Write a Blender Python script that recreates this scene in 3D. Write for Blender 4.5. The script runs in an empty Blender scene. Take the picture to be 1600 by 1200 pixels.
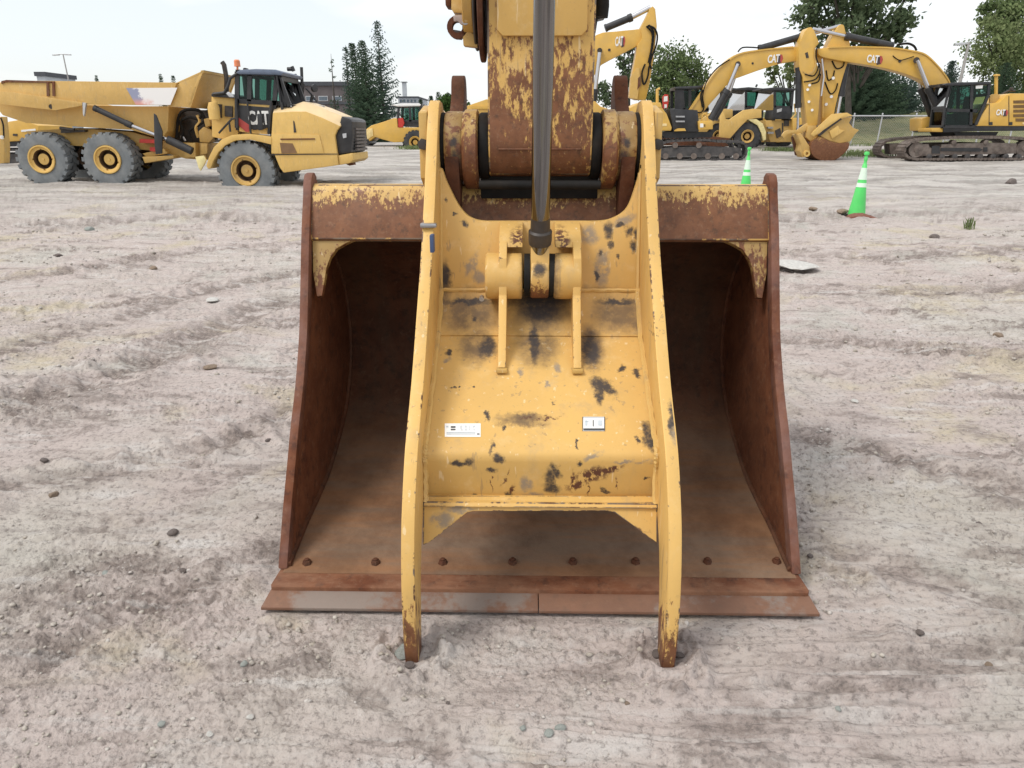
import bpy, bmesh, math, random
import numpy as np
from mathutils import Vector, Matrix
random.seed(7)
R = math.radians
SC = bpy.context.scene
COL = SC.collection

# ------------------------------------------------------------------ camera
CAM_LOC = Vector((-0.05, 0.0, 1.60))
PITCH, YAW, F_PX = R(18.7), R(1.1), 1164.0
cd = bpy.data.cameras.new('camera')
cam = bpy.data.objects.new('camera', cd); COL.objects.link(cam)
cam.location = CAM_LOC
cam.rotation_euler = (R(90) - PITCH, 0, YAW)
cd.sensor_fit = 'HORIZONTAL'; cd.sensor_width = 36.0
cd.lens = 36.0 * F_PX / 1600.0
cd.clip_start = 0.05; cd.clip_end = 2000
SC.camera = cam

# ------------------------------------------------------------------ light
SUN_EL, SUN_AZ = R(56), R(238)          # azimuth measured clockwise from +Y
w = bpy.data.worlds.new('World'); SC.world = w; w.use_nodes = True
nt = w.node_tree; nt.nodes.clear()
out = nt.nodes.new('ShaderNodeOutputWorld')
bg = nt.nodes.new('ShaderNodeBackground'); bg.inputs['Strength'].default_value = 0.1
sky = nt.nodes.new('ShaderNodeTexSky'); sky.sky_type = 'NISHITA'; sky.sun_disc = False
sky.sun_elevation = SUN_EL; sky.sun_rotation = SUN_AZ; sky.air_density = 1.0; sky.dust_density = 2.0
tc = nt.nodes.new('ShaderNodeTexCoord')
mp = nt.nodes.new('ShaderNodeMapping'); mp.inputs['Scale'].default_value = (1.0, 1.0, 3.2)
mp.inputs['Location'].default_value = (3.1, 1.7, 0.4)
nz = nt.nodes.new('ShaderNodeTexNoise'); nz.inputs['Scale'].default_value = 2.2
nz.inputs['Detail'].default_value = 5; nz.inputs['Roughness'].default_value = 0.52
rmp = nt.nodes.new('ShaderNodeMapRange'); rmp.inputs['From Min'].default_value = 0.40; rmp.inputs['From Max'].default_value = 0.56
rmp.inputs['To Min'].default_value = 0.62; rmp.inputs['To Max'].default_value = 1.0
mx = nt.nodes.new('ShaderNodeMix'); mx.data_type = 'RGBA'
mx.inputs['B'].default_value = (11.3, 11.4, 11.5, 1)
sc_ = nt.nodes.new('ShaderNodeMix'); sc_.data_type = 'RGBA'; sc_.blend_type = 'MULTIPLY'; sc_.inputs['Factor'].default_value = 1
sc_.inputs['B'].default_value = (1.9, 1.9, 1.9, 1)
L = nt.links.new
L(tc.outputs['Generated'], mp.inputs['Vector']); L(mp.outputs['Vector'], nz.inputs['Vector'])
L(nz.outputs['Fac'], rmp.inputs['Value']); L(rmp.outputs['Result'], mx.inputs['Factor'])
L(sky.outputs['Color'], sc_.inputs['A']); L(sc_.outputs['Result'], mx.inputs['A'])
L(mx.outputs['Result'], bg.inputs['Color']); L(bg.outputs['Background'], out.inputs['Surface'])
sd = bpy.data.lights.new('sun', 'SUN'); sd.energy = 2.1; sd.angle = R(20); sd.color = (1.0, 0.95, 0.87)
so = bpy.data.objects.new('sun', sd); COL.objects.link(so)
so.rotation_euler = (R(90) - SUN_EL, 0, R(180) - SUN_AZ)
so.location = (0, 0, 30)
SC.view_settings.view_transform = 'Standard'; SC.view_settings.look = 'None'
SC.view_settings.exposure = 0.0; SC.view_settings.gamma = 1.0; SC.view_settings.use_curve_mapping = False
SC.render.engine = 'CYCLES'

# ------------------------------------------------------------------ helpers
sp, cp = math.sin(PITCH), math.cos(PITCH)
sy, cy = math.sin(YAW), math.cos(YAW)
FW = Vector((-sy * cp, cy * cp, -sp)); RT = Vector((cy, sy, 0)); UP = RT.cross(FW)
def ray(px, py):
    return FW + RT * ((px - 800) / F_PX) + UP * ((600 - py) / F_PX)
def P(px, py, Y):
    """world point seen at photo pixel (px, py) on the vertical plane at distance Y"""
    d = ray(px, py); return CAM_LOC + d * ((Y - CAM_LOC.y) / d.y)
def PZ(px, py, z):
    d = ray(px, py); return CAM_LOC + d * ((z - CAM_LOC.z) / d.z)
def PP(px, py, a, b):
    """on the plane through the X axis direction and the points a, b given as (Y, z)"""
    n = Vector((0, -(b[1] - a[1]), b[0] - a[0])); d = ray(px, py)
    t = (Vector((0, a[0], a[1])) - CAM_LOC).dot(n) / d.dot(n)
    return CAM_LOC + d * t
def proj(v):
    d = Vector(v) - CAM_LOC; z = d.dot(FW)
    return 800 + F_PX * d.dot(RT) / z, 600 - F_PX * d.dot(UP) / z

WB = {}
def tag(o, label=None, cat=None, group=None, kind=None):
    if label: o['label'] = label
    if cat: o['category'] = cat
    if group: o['group'] = group
    if kind: o['kind'] = kind
    return o
def thing(name, label, cat, loc, group=None):
    o = bpy.data.objects.new(name, None); COL.objects.link(o)
    o.empty_display_size = 0.2
    o.location = loc; WB[o.name] = Vector(loc)
    return tag(o, label, cat, group)

class MB:
    def __init__(s): s.v, s.f, s.m, s.flat = [], [], [], False
    def add(s, vs, fs, mi=0):
        b = len(s.v); s.v += [Vector(p) for p in vs]
        s.f += [[b + i for i in f] for f in fs]; s.m += [mi] * len(fs); return s
    def box(s, x0, x1, y0, y1, z0, z1, mi=0):
        return s.add([(x0,y0,z0),(x1,y0,z0),(x1,y1,z0),(x0,y1,z0),(x0,y0,z1),(x1,y0,z1),(x1,y1,z1),(x0,y1,z1)],
                     [(0,3,2,1),(4,5,6,7),(0,1,5,4),(1,2,6,5),(2,3,7,6),(3,0,4,7)], mi)
    def prism(s, pts, vec, mi=0):
        n = len(pts); vec = Vector(vec); a = [Vector(p) for p in pts]
        return s.add(a + [p + vec for p in a],
                     [list(range(n)), [2 * n - 1 - i for i in range(n)]] + [(i, (i + 1) % n, n + (i + 1) % n, n + i) for i in range(n)], mi)
    def px(s, pts, Y0, Y1, mi=0):
        """outline measured on the photograph, set on plane Y0 and given its real depth to Y1"""
        return s.prism([P(x, y, Y0) for x, y in pts], (0, Y1 - Y0, 0), mi)
    def cyl(s, p0, p1, r0, r1=None, n=14, mi=0, caps=True):
        p0, p1 = Vector(p0), Vector(p1); r1 = r0 if r1 is None else r1
        ax = (p1 - p0).normalized(); u = ax.orthogonal().normalized(); w_ = ax.cross(u)
        vs = []
        for p, r in ((p0, r0), (p1, r1)):
            vs += [p + (u * math.cos(2 * math.pi * i / n) + w_ * math.sin(2 * math.pi * i / n)) * r for i in range(n)]
        fs = [(i, (i + 1) % n, n + (i + 1) % n, n + i) for i in range(n)]
        if caps: fs += [list(range(n))[::-1], list(range(n, 2 * n))]
        return s.add(vs, fs, mi)
    def tube(s, pts, r, n=8, mi=0):
        pts = [Vector(p) for p in pts]; vs, fs = [], []; u = None
        for i, p in enumerate(pts):
            t = (pts[min(i + 1, len(pts) - 1)] - pts[max(i - 1, 0)]).normalized()
            u = t.orthogonal() if u is None else (u - t * u.dot(t))
            u.normalize(); w_ = t.cross(u)
            vs += [p + (u * math.cos(2 * math.pi * k / n) + w_ * math.sin(2 * math.pi * k / n)) * r for k in range(n)]
        for i in range(len(pts) - 1):
            for k in range(n):
                a, b = i * n + k, i * n + (k + 1) % n
                fs.append((a, b, b + n, a + n))
        fs += [list(range(n))[::-1], list(range(len(vs) - n, len(vs)))]
        return s.add(vs, fs, mi)
    def lathe(s, prof, o, ax, n=24, mi=0, caps=True):
        """prof: (radius, along)"""
        o, ax = Vector(o), Vector(ax).normalized(); u = ax.orthogonal().normalized(); w_ = ax.cross(u)
        vs, fs = [], []
        for r, t in prof:
            vs += [o + ax * t + (u * math.cos(2 * math.pi * k / n) + w_ * math.sin(2 * math.pi * k / n)) * r for k in range(n)]
        m = len(prof)
        for i in range(m - 1):
            for k in range(n):
                a, b = i * n + k, i * n + (k + 1) % n
                fs.append((a, b, b + n, a + n))
        closed = prof[0] == prof[-1] or not caps
        if prof[0][0] > 1e-4 and not closed: fs.append(list(range(n))[::-1])
        if prof[-1][0] > 1e-4 and not closed: fs.append(list(range((m - 1) * n, m * n)))
        return s.add(vs, fs, mi)
    def bar(s, p, q, w_, dy, mi=0, Y=None):
        """flat bar from p to q (world points in an XZ plane), width w_, depth dy along +Y"""
        p, q = Vector(p), Vector(q); t = (q - p).normalized(); nrm = Vector((-t.z, 0, t.x)) * (w_ / 2)
        return s.prism([p - nrm, q - nrm, q + nrm, p + nrm], (0, dy, 0), mi)
    def mesh(s, name, mats, base=(0, 0, 0), bevel=0.0, sharp=35, seg=2, edge=None):
        base = Vector(base); bm = bmesh.new()
        vs = [bm.verts.new(p - base) for p in s.v]
        for f, mi in zip(s.f, s.m):
            try:
                fc = bm.faces.new([vs[i] for i in f]); fc.material_index = mi
            except ValueError: pass
        bmesh.ops.remove_doubles(bm, verts=bm.verts, dist=1e-5)
        bmesh.ops.recalc_face_normals(bm, faces=bm.faces)
        if bevel:
            es = [e for e in bm.edges if len(e.link_faces) == 2 and e.calc_face_angle(0) > R(28)]
            bmesh.ops.bevel(bm, geom=es, offset=bevel, segments=seg, affect='EDGES', profile=0.6, clamp_overlap=True, material=1 if edge else -1)
        for f in bm.faces: f.smooth = not s.flat
        if not s.flat:
            for e in bm.edges:
                e.smooth = not (len(e.link_faces) == 2 and e.calc_face_angle(0) > R(sharp))
        me = bpy.data.meshes.new(name); bm.to_mesh(me); bm.free()
        for m in ((mats if isinstance(mats, (list, tuple)) else [mats]) + ([edge] if edge else [])): me.materials.append(m)
        return me
    def build(s, name, mats, parent=None, bevel=0.0, sharp=35, label=None, kind=None, base=None, seg=2, edge=None):
        b = WB[parent.name] if parent else Vector(base or (0, 0, 0))
        o = bpy.data.objects.new(name, s.mesh(name, mats, b, bevel, sharp, seg, edge)); COL.objects.link(o)
        if parent: o.parent = parent
        else: o.location = b
        WB[o.name] = b
        if label: o['label'] = label
        if kind: o['kind'] = kind
        return o
def place(me, name, loc, parent, rot=None, label=None):
    """an object that shares mesh data, its origin at world point loc, under parent (unrotated)"""
    o = bpy.data.objects.new(name, me); COL.objects.link(o)
    o.location = Vector(loc) - (WB[parent.name] if parent else Vector())
    if rot: o.rotation_euler = rot
    if parent: o.parent = parent
    WB[o.name] = Vector(loc)
    if label: o['label'] = label
    return o
def spline(pts, n=4):
    out_ = []; m = len(pts)
    for i in range(m - 1):
        p0, p1, p2, p3 = pts[max(i - 1, 0)], pts[i], pts[i + 1], pts[min(i + 2, m - 1)]
        for k in range(n):
            t = k / n
            out_.append(tuple(0.5 * (2 * b + (c - a) * t + (2 * a - 5 * b + 4 * c - d) * t * t + (3 * b - a - 3 * c + d) * t ** 3)
                              for a, b, c, d in zip(p0, p1, p2, p3)))
    out_.append(tuple(pts[-1])); return out_

# ------------------------------------------------------------------ node helpers
class N:
    def __init__(s, name):
        s.mat = bpy.data.materials.new(name); s.mat.use_nodes = True
        s.t = s.mat.node_tree; s.t.nodes.clear()
        s.out = s.t.nodes.new('ShaderNodeOutputMaterial')
        s.tc = s.t.nodes.new('ShaderNodeTexCoord').outputs['Object']
    def n(s, ty, **kw):
        nd = s.t.nodes.new(ty)
        for k, v in kw.items(): setattr(nd, k, v)
        return nd
    def l(s, a, b): s.t.links.new(a, b)
    def _in(s, sock, v):
        if hasattr(v, 'is_linked') or isinstance(v, bpy.types.NodeSocket): s.l(v, sock)
        elif v is not None: sock.default_value = v
    def mapping(s, vec, loc=(0,0,0), rot=(0,0,0), scale=(1,1,1), ty='POINT'):
        m = s.n('ShaderNodeMapping', vector_type=ty); s.l(vec, m.inputs['Vector'])
        m.inputs['Location'].default_value = loc; m.inputs['Rotation'].default_value = rot; m.inputs['Scale'].default_value = scale
        return m.outputs['Vector']
    def noise(s, scale, detail=4, rough=0.55, vec=None, dist=0.0, col=False):
        m = s.n('ShaderNodeTexNoise'); s.l(vec or s.tc, m.inputs['Vector'])
        m.inputs['Scale'].default_value = scale; m.inputs['Detail'].default_value = detail
        m.inputs['Roughness'].default_value = rough; m.inputs['Distortion'].default_value = dist
        return m.outputs['Color' if col else 'Fac']
    def voro(s, scale, vec=None, feature='F1'):
        m = s.n('ShaderNodeTexVoronoi', feature=feature); s.l(vec or s.tc, m.inputs['Vector']); m.inputs['Scale'].default_value = scale
        return m
    def math(s, op, a, b=None, clamp=False):
        m = s.n('ShaderNodeMath', operation=op, use_clamp=clamp); s._in(m.inputs[0], a)
        if b is not None: s._in(m.inputs[1], b)
        return m.outputs[0]
    def vmath(s, op, a, b=None):
        m = s.n('ShaderNodeVectorMath', operation=op); s._in(m.inputs[0], a)
        if b is not None: s._in(m.inputs[1], b)
        return m
    def ramp(s, v, a, b, lo=0.0, hi=1.0, smooth=True):
        m = s.n('ShaderNodeMapRange', interpolation_type='SMOOTHSTEP' if smooth else 'LINEAR'); s._in(m.inputs['Value'], v)
        m.inputs['From Min'].default_value = a; m.inputs['From Max'].default_value = b
        m.inputs['To Min'].default_value = lo; m.inputs['To Max'].default_value = hi
        return m.outputs['Result']
    def mix(s, fac, a, b, mode='MIX'):
        m = s.n('ShaderNodeMix', data_type='RGBA', blend_type=mode)
        s._in(m.inputs['Factor'], fac); s._in(m.inputs['A'], c4(a)); s._in(m.inputs['B'], c4(b))
        return m.outputs['Result']
    def sep(s, vec=None):
        m = s.n('ShaderNodeSeparateXYZ'); s.l(vec or s.tc, m.inputs[0]); return m.outputs
    def bump(s, h, strength=0.3, dist=0.01):
        m = s.n('ShaderNodeBump'); s.l(h, m.inputs['Height'])
        m.inputs['Strength'].default_value = strength; m.inputs['Distance'].default_value = dist
        return m.outputs['Normal']
    def done(s, col, rough=0.6, metal=0.0, normal=None, spec=None, extra=None):
        b = s.n('ShaderNodeBsdfPrincipled')
        s._in(b.inputs['Base Color'], c4(col)); s._in(b.inputs['Roughness'], rough); s._in(b.inputs['Metallic'], metal)
        if spec is not None: b.inputs['Specular IOR Level'].default_value = spec
        if normal is not None: s.l(normal, b.inputs['Normal'])
        s.l(b.outputs[0], s.out.inputs['Surface']); s.bsdf = b
        return s.mat
def c4(c):
    return (*c, 1.0) if isinstance(c, (tuple, list)) and len(c) == 3 else c

def plain(name, col, rough=0.6, var=0.12, scale=6, metal=0.0, dust=0.0, dustcol=(.36,.32,.28), bump=0.0, spec=None):
    b = N(name); f = b.noise(scale, 5)
    c = b.mix(b.ramp(f, .3, .7), tuple(x * (1 - var) for x in col), tuple(min(1, x * (1 + var)) for x in col))
    if dust:
        c = b.mix(b.math('MULTIPLY', b.ramp(b.noise(scale * .6, 6, .65), .35, .75), dust), c, dustcol)
    nrm = b.bump(b.noise(scale * 8, 4), bump, 0.01) if bump else None
    return b.done(c, rough, metal, nrm, spec)

def spot_mask(b, spots, vec, prev=None):
    """scuff marks: each (x, y, z, rx, ry, rz, turn about Y)"""
    cur = prev
    for (x, y, z, rx, ry, rz, a) in spots:
        m = b.mapping(vec, (x, y, z), (0, a, 0), (rx, ry, rz), 'TEXTURE')
        ln = b.vmath('LENGTH', m).outputs['Value']
        v = b.ramp(ln, 1.15, 0.40)
        cur = v if cur is None else b.math('MAXIMUM', cur, v)
    return cur
# ------------------------------------------------------------------ materials
def rust_col(b, sc=9):
    r = b.mix(b.ramp(b.noise(sc, 6, .65), .34, .66), (.120, .040, .019), (.190, .072, .034))
    r = b.mix(b.ramp(b.noise(sc * 4.5, 5, .7), .52, .75, 0, .7), r, (.235, .130, .080))
    return b.mix(b.ramp(b.noise(sc * 3, 5, .7, b.mapping(b.tc, (5, 3, 1))), .50, .32, 0, .65), r, (.045, .022, .017))

YEL = (.62, .385, .118)
def edge_paint(name, base, amt=.3, low=None):
    b = N(name); k = b.math('ADD', b.math('MULTIPLY', b.noise(6, 6, .7), .65), b.math('MULTIPLY', b.noise(50, 4, .7), .35))
    c = b.mix(b.ramp(k, .60 - .2 * amt, .66 - .2 * amt), base, b.mix(b.ramp(b.noise(9, 4), .4, .6), (.10, .045, .025), (.17, .13, .095)))
    if low: c = b.mix(b.ramp(b.math('ADD', b.sep()['Z'], b.math('MULTIPLY', b.math('SUBTRACT', k, .5), .5)), low[1], low[0]), c, rust_col(b, 12))
    return b.done(c, .6, .1)
def worn_paint(name, base=YEL, spots=None, greys=None, rusts=None, dirt=None, chips=.5, grime=.35, grad=None, rough=.50, streak=False, nsc=24):
    """machine paint with faded tone, dust, chips to bare metal, rust; grad=(z0, z1, amount): rust grows from z1 down to z0"""
    b = N(name); v = b.tc
    warp = b.vmath('ADD', v, b.vmath('SCALE', b.vmath('SUBTRACT', b.noise(26, 5, .68, col=True), (.5, .5, .5)).outputs[0]).outputs[0])
    sc = [n for n in b.t.nodes if n.type == 'VECT_MATH' and n.operation == 'SCALE'][0]; sc.inputs['Scale'].default_value = .055
    wv = warp.outputs[0]
    c = b.mix(b.ramp(b.noise(2.2, 5, .6), .3, .7), tuple(x * .93 for x in base), tuple(x * 1.05 for x in base))
    c = b.mix(b.ramp(b.noise(14, 6, .7), .52, .76, 0, .35), c, (.72, .55, .30))
    g = b.noise(5, 7, .7, b.mapping(v, scale=(1.6, 1.6, .5)))
    c = b.mix(b.ramp(g, .52, .78, 0, grime), c, (.36, .27, .16))
    sc1 = b.noise(46, 3, .6, b.mapping(v, (1, 2, 3), (0, R(14), 0), (1, 1, .05))); sc2 = b.noise(40, 3, .6, b.mapping(v, (4, 2, 1), (0, R(-40), 0), (1, 1, .06)))
    c = b.mix(b.ramp(sc1, .635, .68, 0, .45), c, (.27, .19, .11)); c = b.mix(b.ramp(sc2, .655, .69, 0, .45), c, (.80, .68, .45))
    c = b.mix(b.ramp(b.noise(90, 4, .7), .60, .74, 0, .30), c, (.30, .20, .10))
    if dirt:
        c = b.mix(b.math('MULTIPLY', spot_soft(b, dirt, wv), b.ramp(b.noise(17, 6, .7), .28, .62, .45, .95)), c, b.mix(b.noise(8, 5), (.085, .055, .032), (.22, .145, .075)))
    rc = rust_col(b, 12)
    if grad:
        z = b.sep(v)['Z']
        t = b.ramp(z, grad[1], grad[0], 0, grad[2], smooth=False)
        nn = b.noise(nsc * (1.25 if streak else 1), 8, .74, b.mapping(v, scale=(1.4, 1.4, .55 if streak else 1)))
        nn = b.math('ADD', b.math('MULTIPLY', nn, .7), b.math('MULTIPLY', b.noise(5, 5, .6), .3))
        nn = b.math('ADD', b.math('MULTIPLY', b.math('SUBTRACT', nn, .5), 3.4), .5)
        k = b.math('SUBTRACT', b.math('ADD', t, nn), 1.0)
        c = b.mix(b.ramp(k, -.10, .10, 0, .95), c, rc)
    ch = b.math('ADD', b.noise(19, 7, .72), b.math('MULTIPLY', b.noise(2.6, 4, .6), .5))
    c = b.mix(b.math('MULTIPLY', b.ramp(ch, 1.015 - .05 * chips, 1.05 - .05 * chips), .9), c, (.075, .055, .048))
    if rusts: c = b.mix(b.math('MULTIPLY', spot_mask(b, rusts, wv), b.ramp(b.noise(60, 5, .7, b.mapping(v, scale=(1, 1, .6))), .44, .52)), c, (.105, .040, .022))
    if greys: c = b.mix(b.math('MULTIPLY', spot_mask(b, greys, wv), b.ramp(b.noise(22, 5, .7), .34, .55, .1, .8)), c, (.225, .195, .165))
    if spots: c = b.mix(b.math('MULTIPLY', spot_mask(b, spots, wv), b.ramp(b.noise(42, 5, .7), .25, .55, .55, .97)), c, (.040, .034, .034))
    return b.done(c, b.ramp(b.noise(9, 5), .3, .7, rough - .06, rough + .14), 0, b.bump(b.noise(70, 4, .6), .06, .004), .4)
def spot_soft(b, spots, vec):
    cur = None
    for (x, y, z, rx, ry, rz, a) in spots:
        ln = b.vmath('LENGTH', b.mapping(vec, (x, y, z), (0, a, 0), (rx, ry, rz), 'TEXTURE')).outputs['Value']
        v = b.ramp(ln, 1.1, 0.35); cur = v if cur is None else b.math('MAXIMUM', cur, v)
    return cur
def rust_steel(name, dust=.4, dustcol=(.21, .15, .105), streak=(1, 1, 1), dark=1.0, low=None):
    b = N(name); c = rust_col(b, 7)
    c = b.mix(b.math('MULTIPLY', b.ramp(b.noise(3.2, 7, .68, b.mapping(b.tc, scale=streak)), .36, .68), dust), c, dustcol)
    c = b.mix(b.ramp(b.noise(26, 5, .7), .56, .72, 0, .4), c, (.17, .075, .04))
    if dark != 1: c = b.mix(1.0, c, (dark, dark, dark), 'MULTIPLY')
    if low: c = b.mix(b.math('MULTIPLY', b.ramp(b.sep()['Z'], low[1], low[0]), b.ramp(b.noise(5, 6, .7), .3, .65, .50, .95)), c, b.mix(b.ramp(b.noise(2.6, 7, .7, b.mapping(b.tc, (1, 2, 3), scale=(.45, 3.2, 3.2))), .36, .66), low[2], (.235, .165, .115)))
    return b.done(c, .78, .15, b.bump(b.noise(45, 6, .7), .35, .006), .3)

M = {}
M['rust'] = rust_steel('rusty_steel')
M['rust_dark'] = rust_steel('dark_rusty_steel', .35, (.12, .085, .06), (1, 1, .4), .75)
b = N('chrome_rod'); st = b.noise(90, 3, .6, b.mapping(b.tc, scale=(1, 0, .004)))
M['chrome'] = b.done(b.mix(b.ramp(st, .38, .62), (.17, .17, .175), (.25, .25, .25)), .09, 1.0)
M['black'] = plain('black_paint', (.018, .019, .022), .45, .3, 4, dust=.25, dustcol=(.09, .085, .08))
M['rubber'] = plain('black_rubber_seal', (.010, .010, .010), .75, .3, 20, dust=.4, dustcol=(.038, .028, .020), spec=.2)
M['dark'] = plain('greasy_dark_steel', (.030, .026, .024), .5, .4, 12, dust=.5, dustcol=(.10, .07, .045))
M['yellow'] = worn_paint('fleet_yellow', (.66, .43, .13), chips=.25, grime=.25)
M['yellow_new'] = plain('clean_fleet_yellow', (.64, .385, .072), .38, .06, 2, dust=.22, dustcol=(.42, .33, .20))
M['yellow_old'] = worn_paint('weathered_fleet_yellow', (.54, .345, .105), chips=.7, grime=.7)
M['tyre'] = plain('dusty_tyre_rubber', (.150, .165, .175), .85, .18, 3, dust=.75, dustcol=(.26, .265, .26), bump=.3)
M['tyre_black'] = plain('dark_tyre_rubber', (.030, .032, .036), .8, .2, 3, dust=.5, dustcol=(.11, .105, .10), bump=.3)
M['track'] = plain('dusty_track_steel', (.11, .085, .072), .7, .3, 6, dust=.7, dustcol=(.22, .185, .16), bump=.4)
M['track_dark'] = plain('dark_track_steel', (.050, .047, .048), .7, .3, 6, dust=.55, dustcol=(.13, .115, .105), bump=.4)
M['white'] = plain('white_paint', (.80, .80, .78), .5, .04, 5)
M['galv'] = plain('galvanised_steel', (.52, .53, .54), .45, .1, 5, .6)
M['red'] = plain('red_paint', (.50, .035, .022), .45, .1, 5)
M['orange'] = plain('orange_lamp_plastic', (.75, .24, .10), .35, .1, 5)
M['steel'] = plain('bare_steel', (.42, .42, .43), .35, .2, 14, .85)
M['silver'] = N('cylinder_rod_steel').done((.55, .55, .57), .22, 1.0)
def glass(name, tint, gloss=.12, add=0.0):
    b = N(name); t = b.n('ShaderNodeBsdfTransparent'); t.inputs[0].default_value = (*tint, 1)
    g = b.n('ShaderNodeBsdfGlossy'); g.inputs['Roughness'].default_value = .03
    m = b.n('ShaderNodeMixShader'); lw = b.n('ShaderNodeLayerWeight'); lw.inputs['Blend'].default_value = gloss
    b.l(b.math('ADD', lw.outputs['Fresnel'], add, True), m.inputs[0]); b.l(t.outputs[0], m.inputs[1]); b.l(g.outputs[0], m.inputs[2])
    b.l(m.outputs[0], b.out.inputs['Surface']); return b.mat
M['glass'] = glass('green_tinted_glass', (.42, .60, .55), .25)
M['windshield'] = glass('pale_windscreen_glass', (.60, .72, .78), .45, .60)

M['edge'] = edge_paint('worn_plate_edge', (.66, .415, .13), .35)
M['edge_tine'] = edge_paint('worn_tine_edge', (.66, .415, .13), .35, (.04, .22))
M['edge_heavy'] = edge_paint('heavily_worn_plate_edge', (.56, .34, .10), .8)
M['weld'] = worn_paint('painted_weld_bead', (.60, .39, .13), chips=1.5, grime=.8)

M['hub_gap'] = plain('shaded_hub_recess', (.11, .060, .028), .7, .3, 6)  # shade of the hub recess put into the colour
# ------------------------------------------------------------------ terrain
_rng = np.random.RandomState(3)
_perm = _rng.permutation(512); _perm = np.concatenate([_perm, _perm, _perm])
_ga = _rng.rand(512) * 2 * np.pi; _gx, _gy = np.cos(_ga), np.sin(_ga)
def pn(x, y):
    xi = np.floor(x).astype(np.int64); yi = np.floor(y).astype(np.int64); xf = x - xi; yf = y - yi
    xi &= 511; yi &= 511
    u = xf * xf * xf * (xf * (xf * 6 - 15) + 10); v = yf * yf * yf * (yf * (yf * 6 - 15) + 10)
    def g(ix, iy, fx, fy):
        h = _perm[_perm[ix & 511] + (iy & 511)]; return _gx[h % 512] * fx + _gy[h % 512] * fy
    a = g(xi, yi, xf, yf); b = g(xi + 1, yi, xf - 1, yf); c = g(xi, yi + 1, xf, yf - 1); d = g(xi + 1, yi + 1, xf - 1, yf - 1)
    return 1.5 * ((a * (1 - u) + b * u) * (1 - v) + (c * (1 - u) + d * u) * v)
def fbm(x, y, o=4, gain=0.5, off=0.0):
    s, a = 0, 1.0
    for i in range(o):
        s = s + a * pn(x * 2 ** i + 17.3 * i + off, y * 2 ** i - 9.1 * i + off); a *= gain
    return s
def smooth(t): t = np.clip(t, 0, 1); return t * t * (3 - 2 * t)
def rise(x, y):
    t = np.clip(y - 21.0, 0, 34.0)
    return 0.0205 * t * smooth(t / 4.0)
RUTS = []
def _g(px, py): v = PZ(px, py, 0); return (v.x, v.y)
for pts, wd, dp in (([(-80, 1120), (120, 1010), (330, 905), (450, 858)], .055, .022), ([(-60, 352), (120, 352), (300, 338), (440, 352)], .28, .07),
                    ([(1225, 536), (1330, 538), (1420, 548), (1680, 566)], .10, .045), ([(-60, 660), (150, 600), (330, 520), (450, 470)], .16, .04),
                    ([(-40, 560), (160, 510), (330, 455), (460, 430)], .13, .03), ([(1225, 345), (1400, 338), (1660, 322)], .30, .06),
                    ([(560, 1080), (650, 1130), (740, 1230)], .03, .012), ([(-40, 770), (130, 745), (330, 700), (440, 640)], .06, .02),
                    ([(1260, 690), (1420, 720), (1660, 790)], .08, .022), ([(1225, 455), (1400, 462), (1660, 452)], .13, .035),
                    ([(-60, 925), (110, 950), (225, 975)], .02, .012), ([(-60, 985), (60, 1000), (130, 1022)], .02, .012),
                    ([(1290, 860), (1450, 905), (1680, 990)], .06, .015), ([(1150, 1130), (1350, 1060), (1680, 1010)], .06, .014),
                    ([(-60, 440), (120, 425), (300, 395), (470, 385)], .16, .04), ([(1225, 395), (1420, 402), (1660, 385)], .18, .04)):
    RUTS.append((np.array([_g(*p) for p in spline(pts, 5)]), wd, dp))
def seg_dist(x, y, pl):
    d = np.full(x.shape, 1e9)
    for (ax, ay), (bx, by) in zip(pl[:-1], pl[1:]):
        ux, uy = bx - ax, by - ay; l2 = ux * ux + uy * uy + 1e-9
        t = np.clip(((x - ax) * ux + (y - ay) * uy) / l2, 0, 1)
        d = np.minimum(d, np.hypot(x - ax - t * ux, y - ay - t * uy))
    return d
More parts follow.
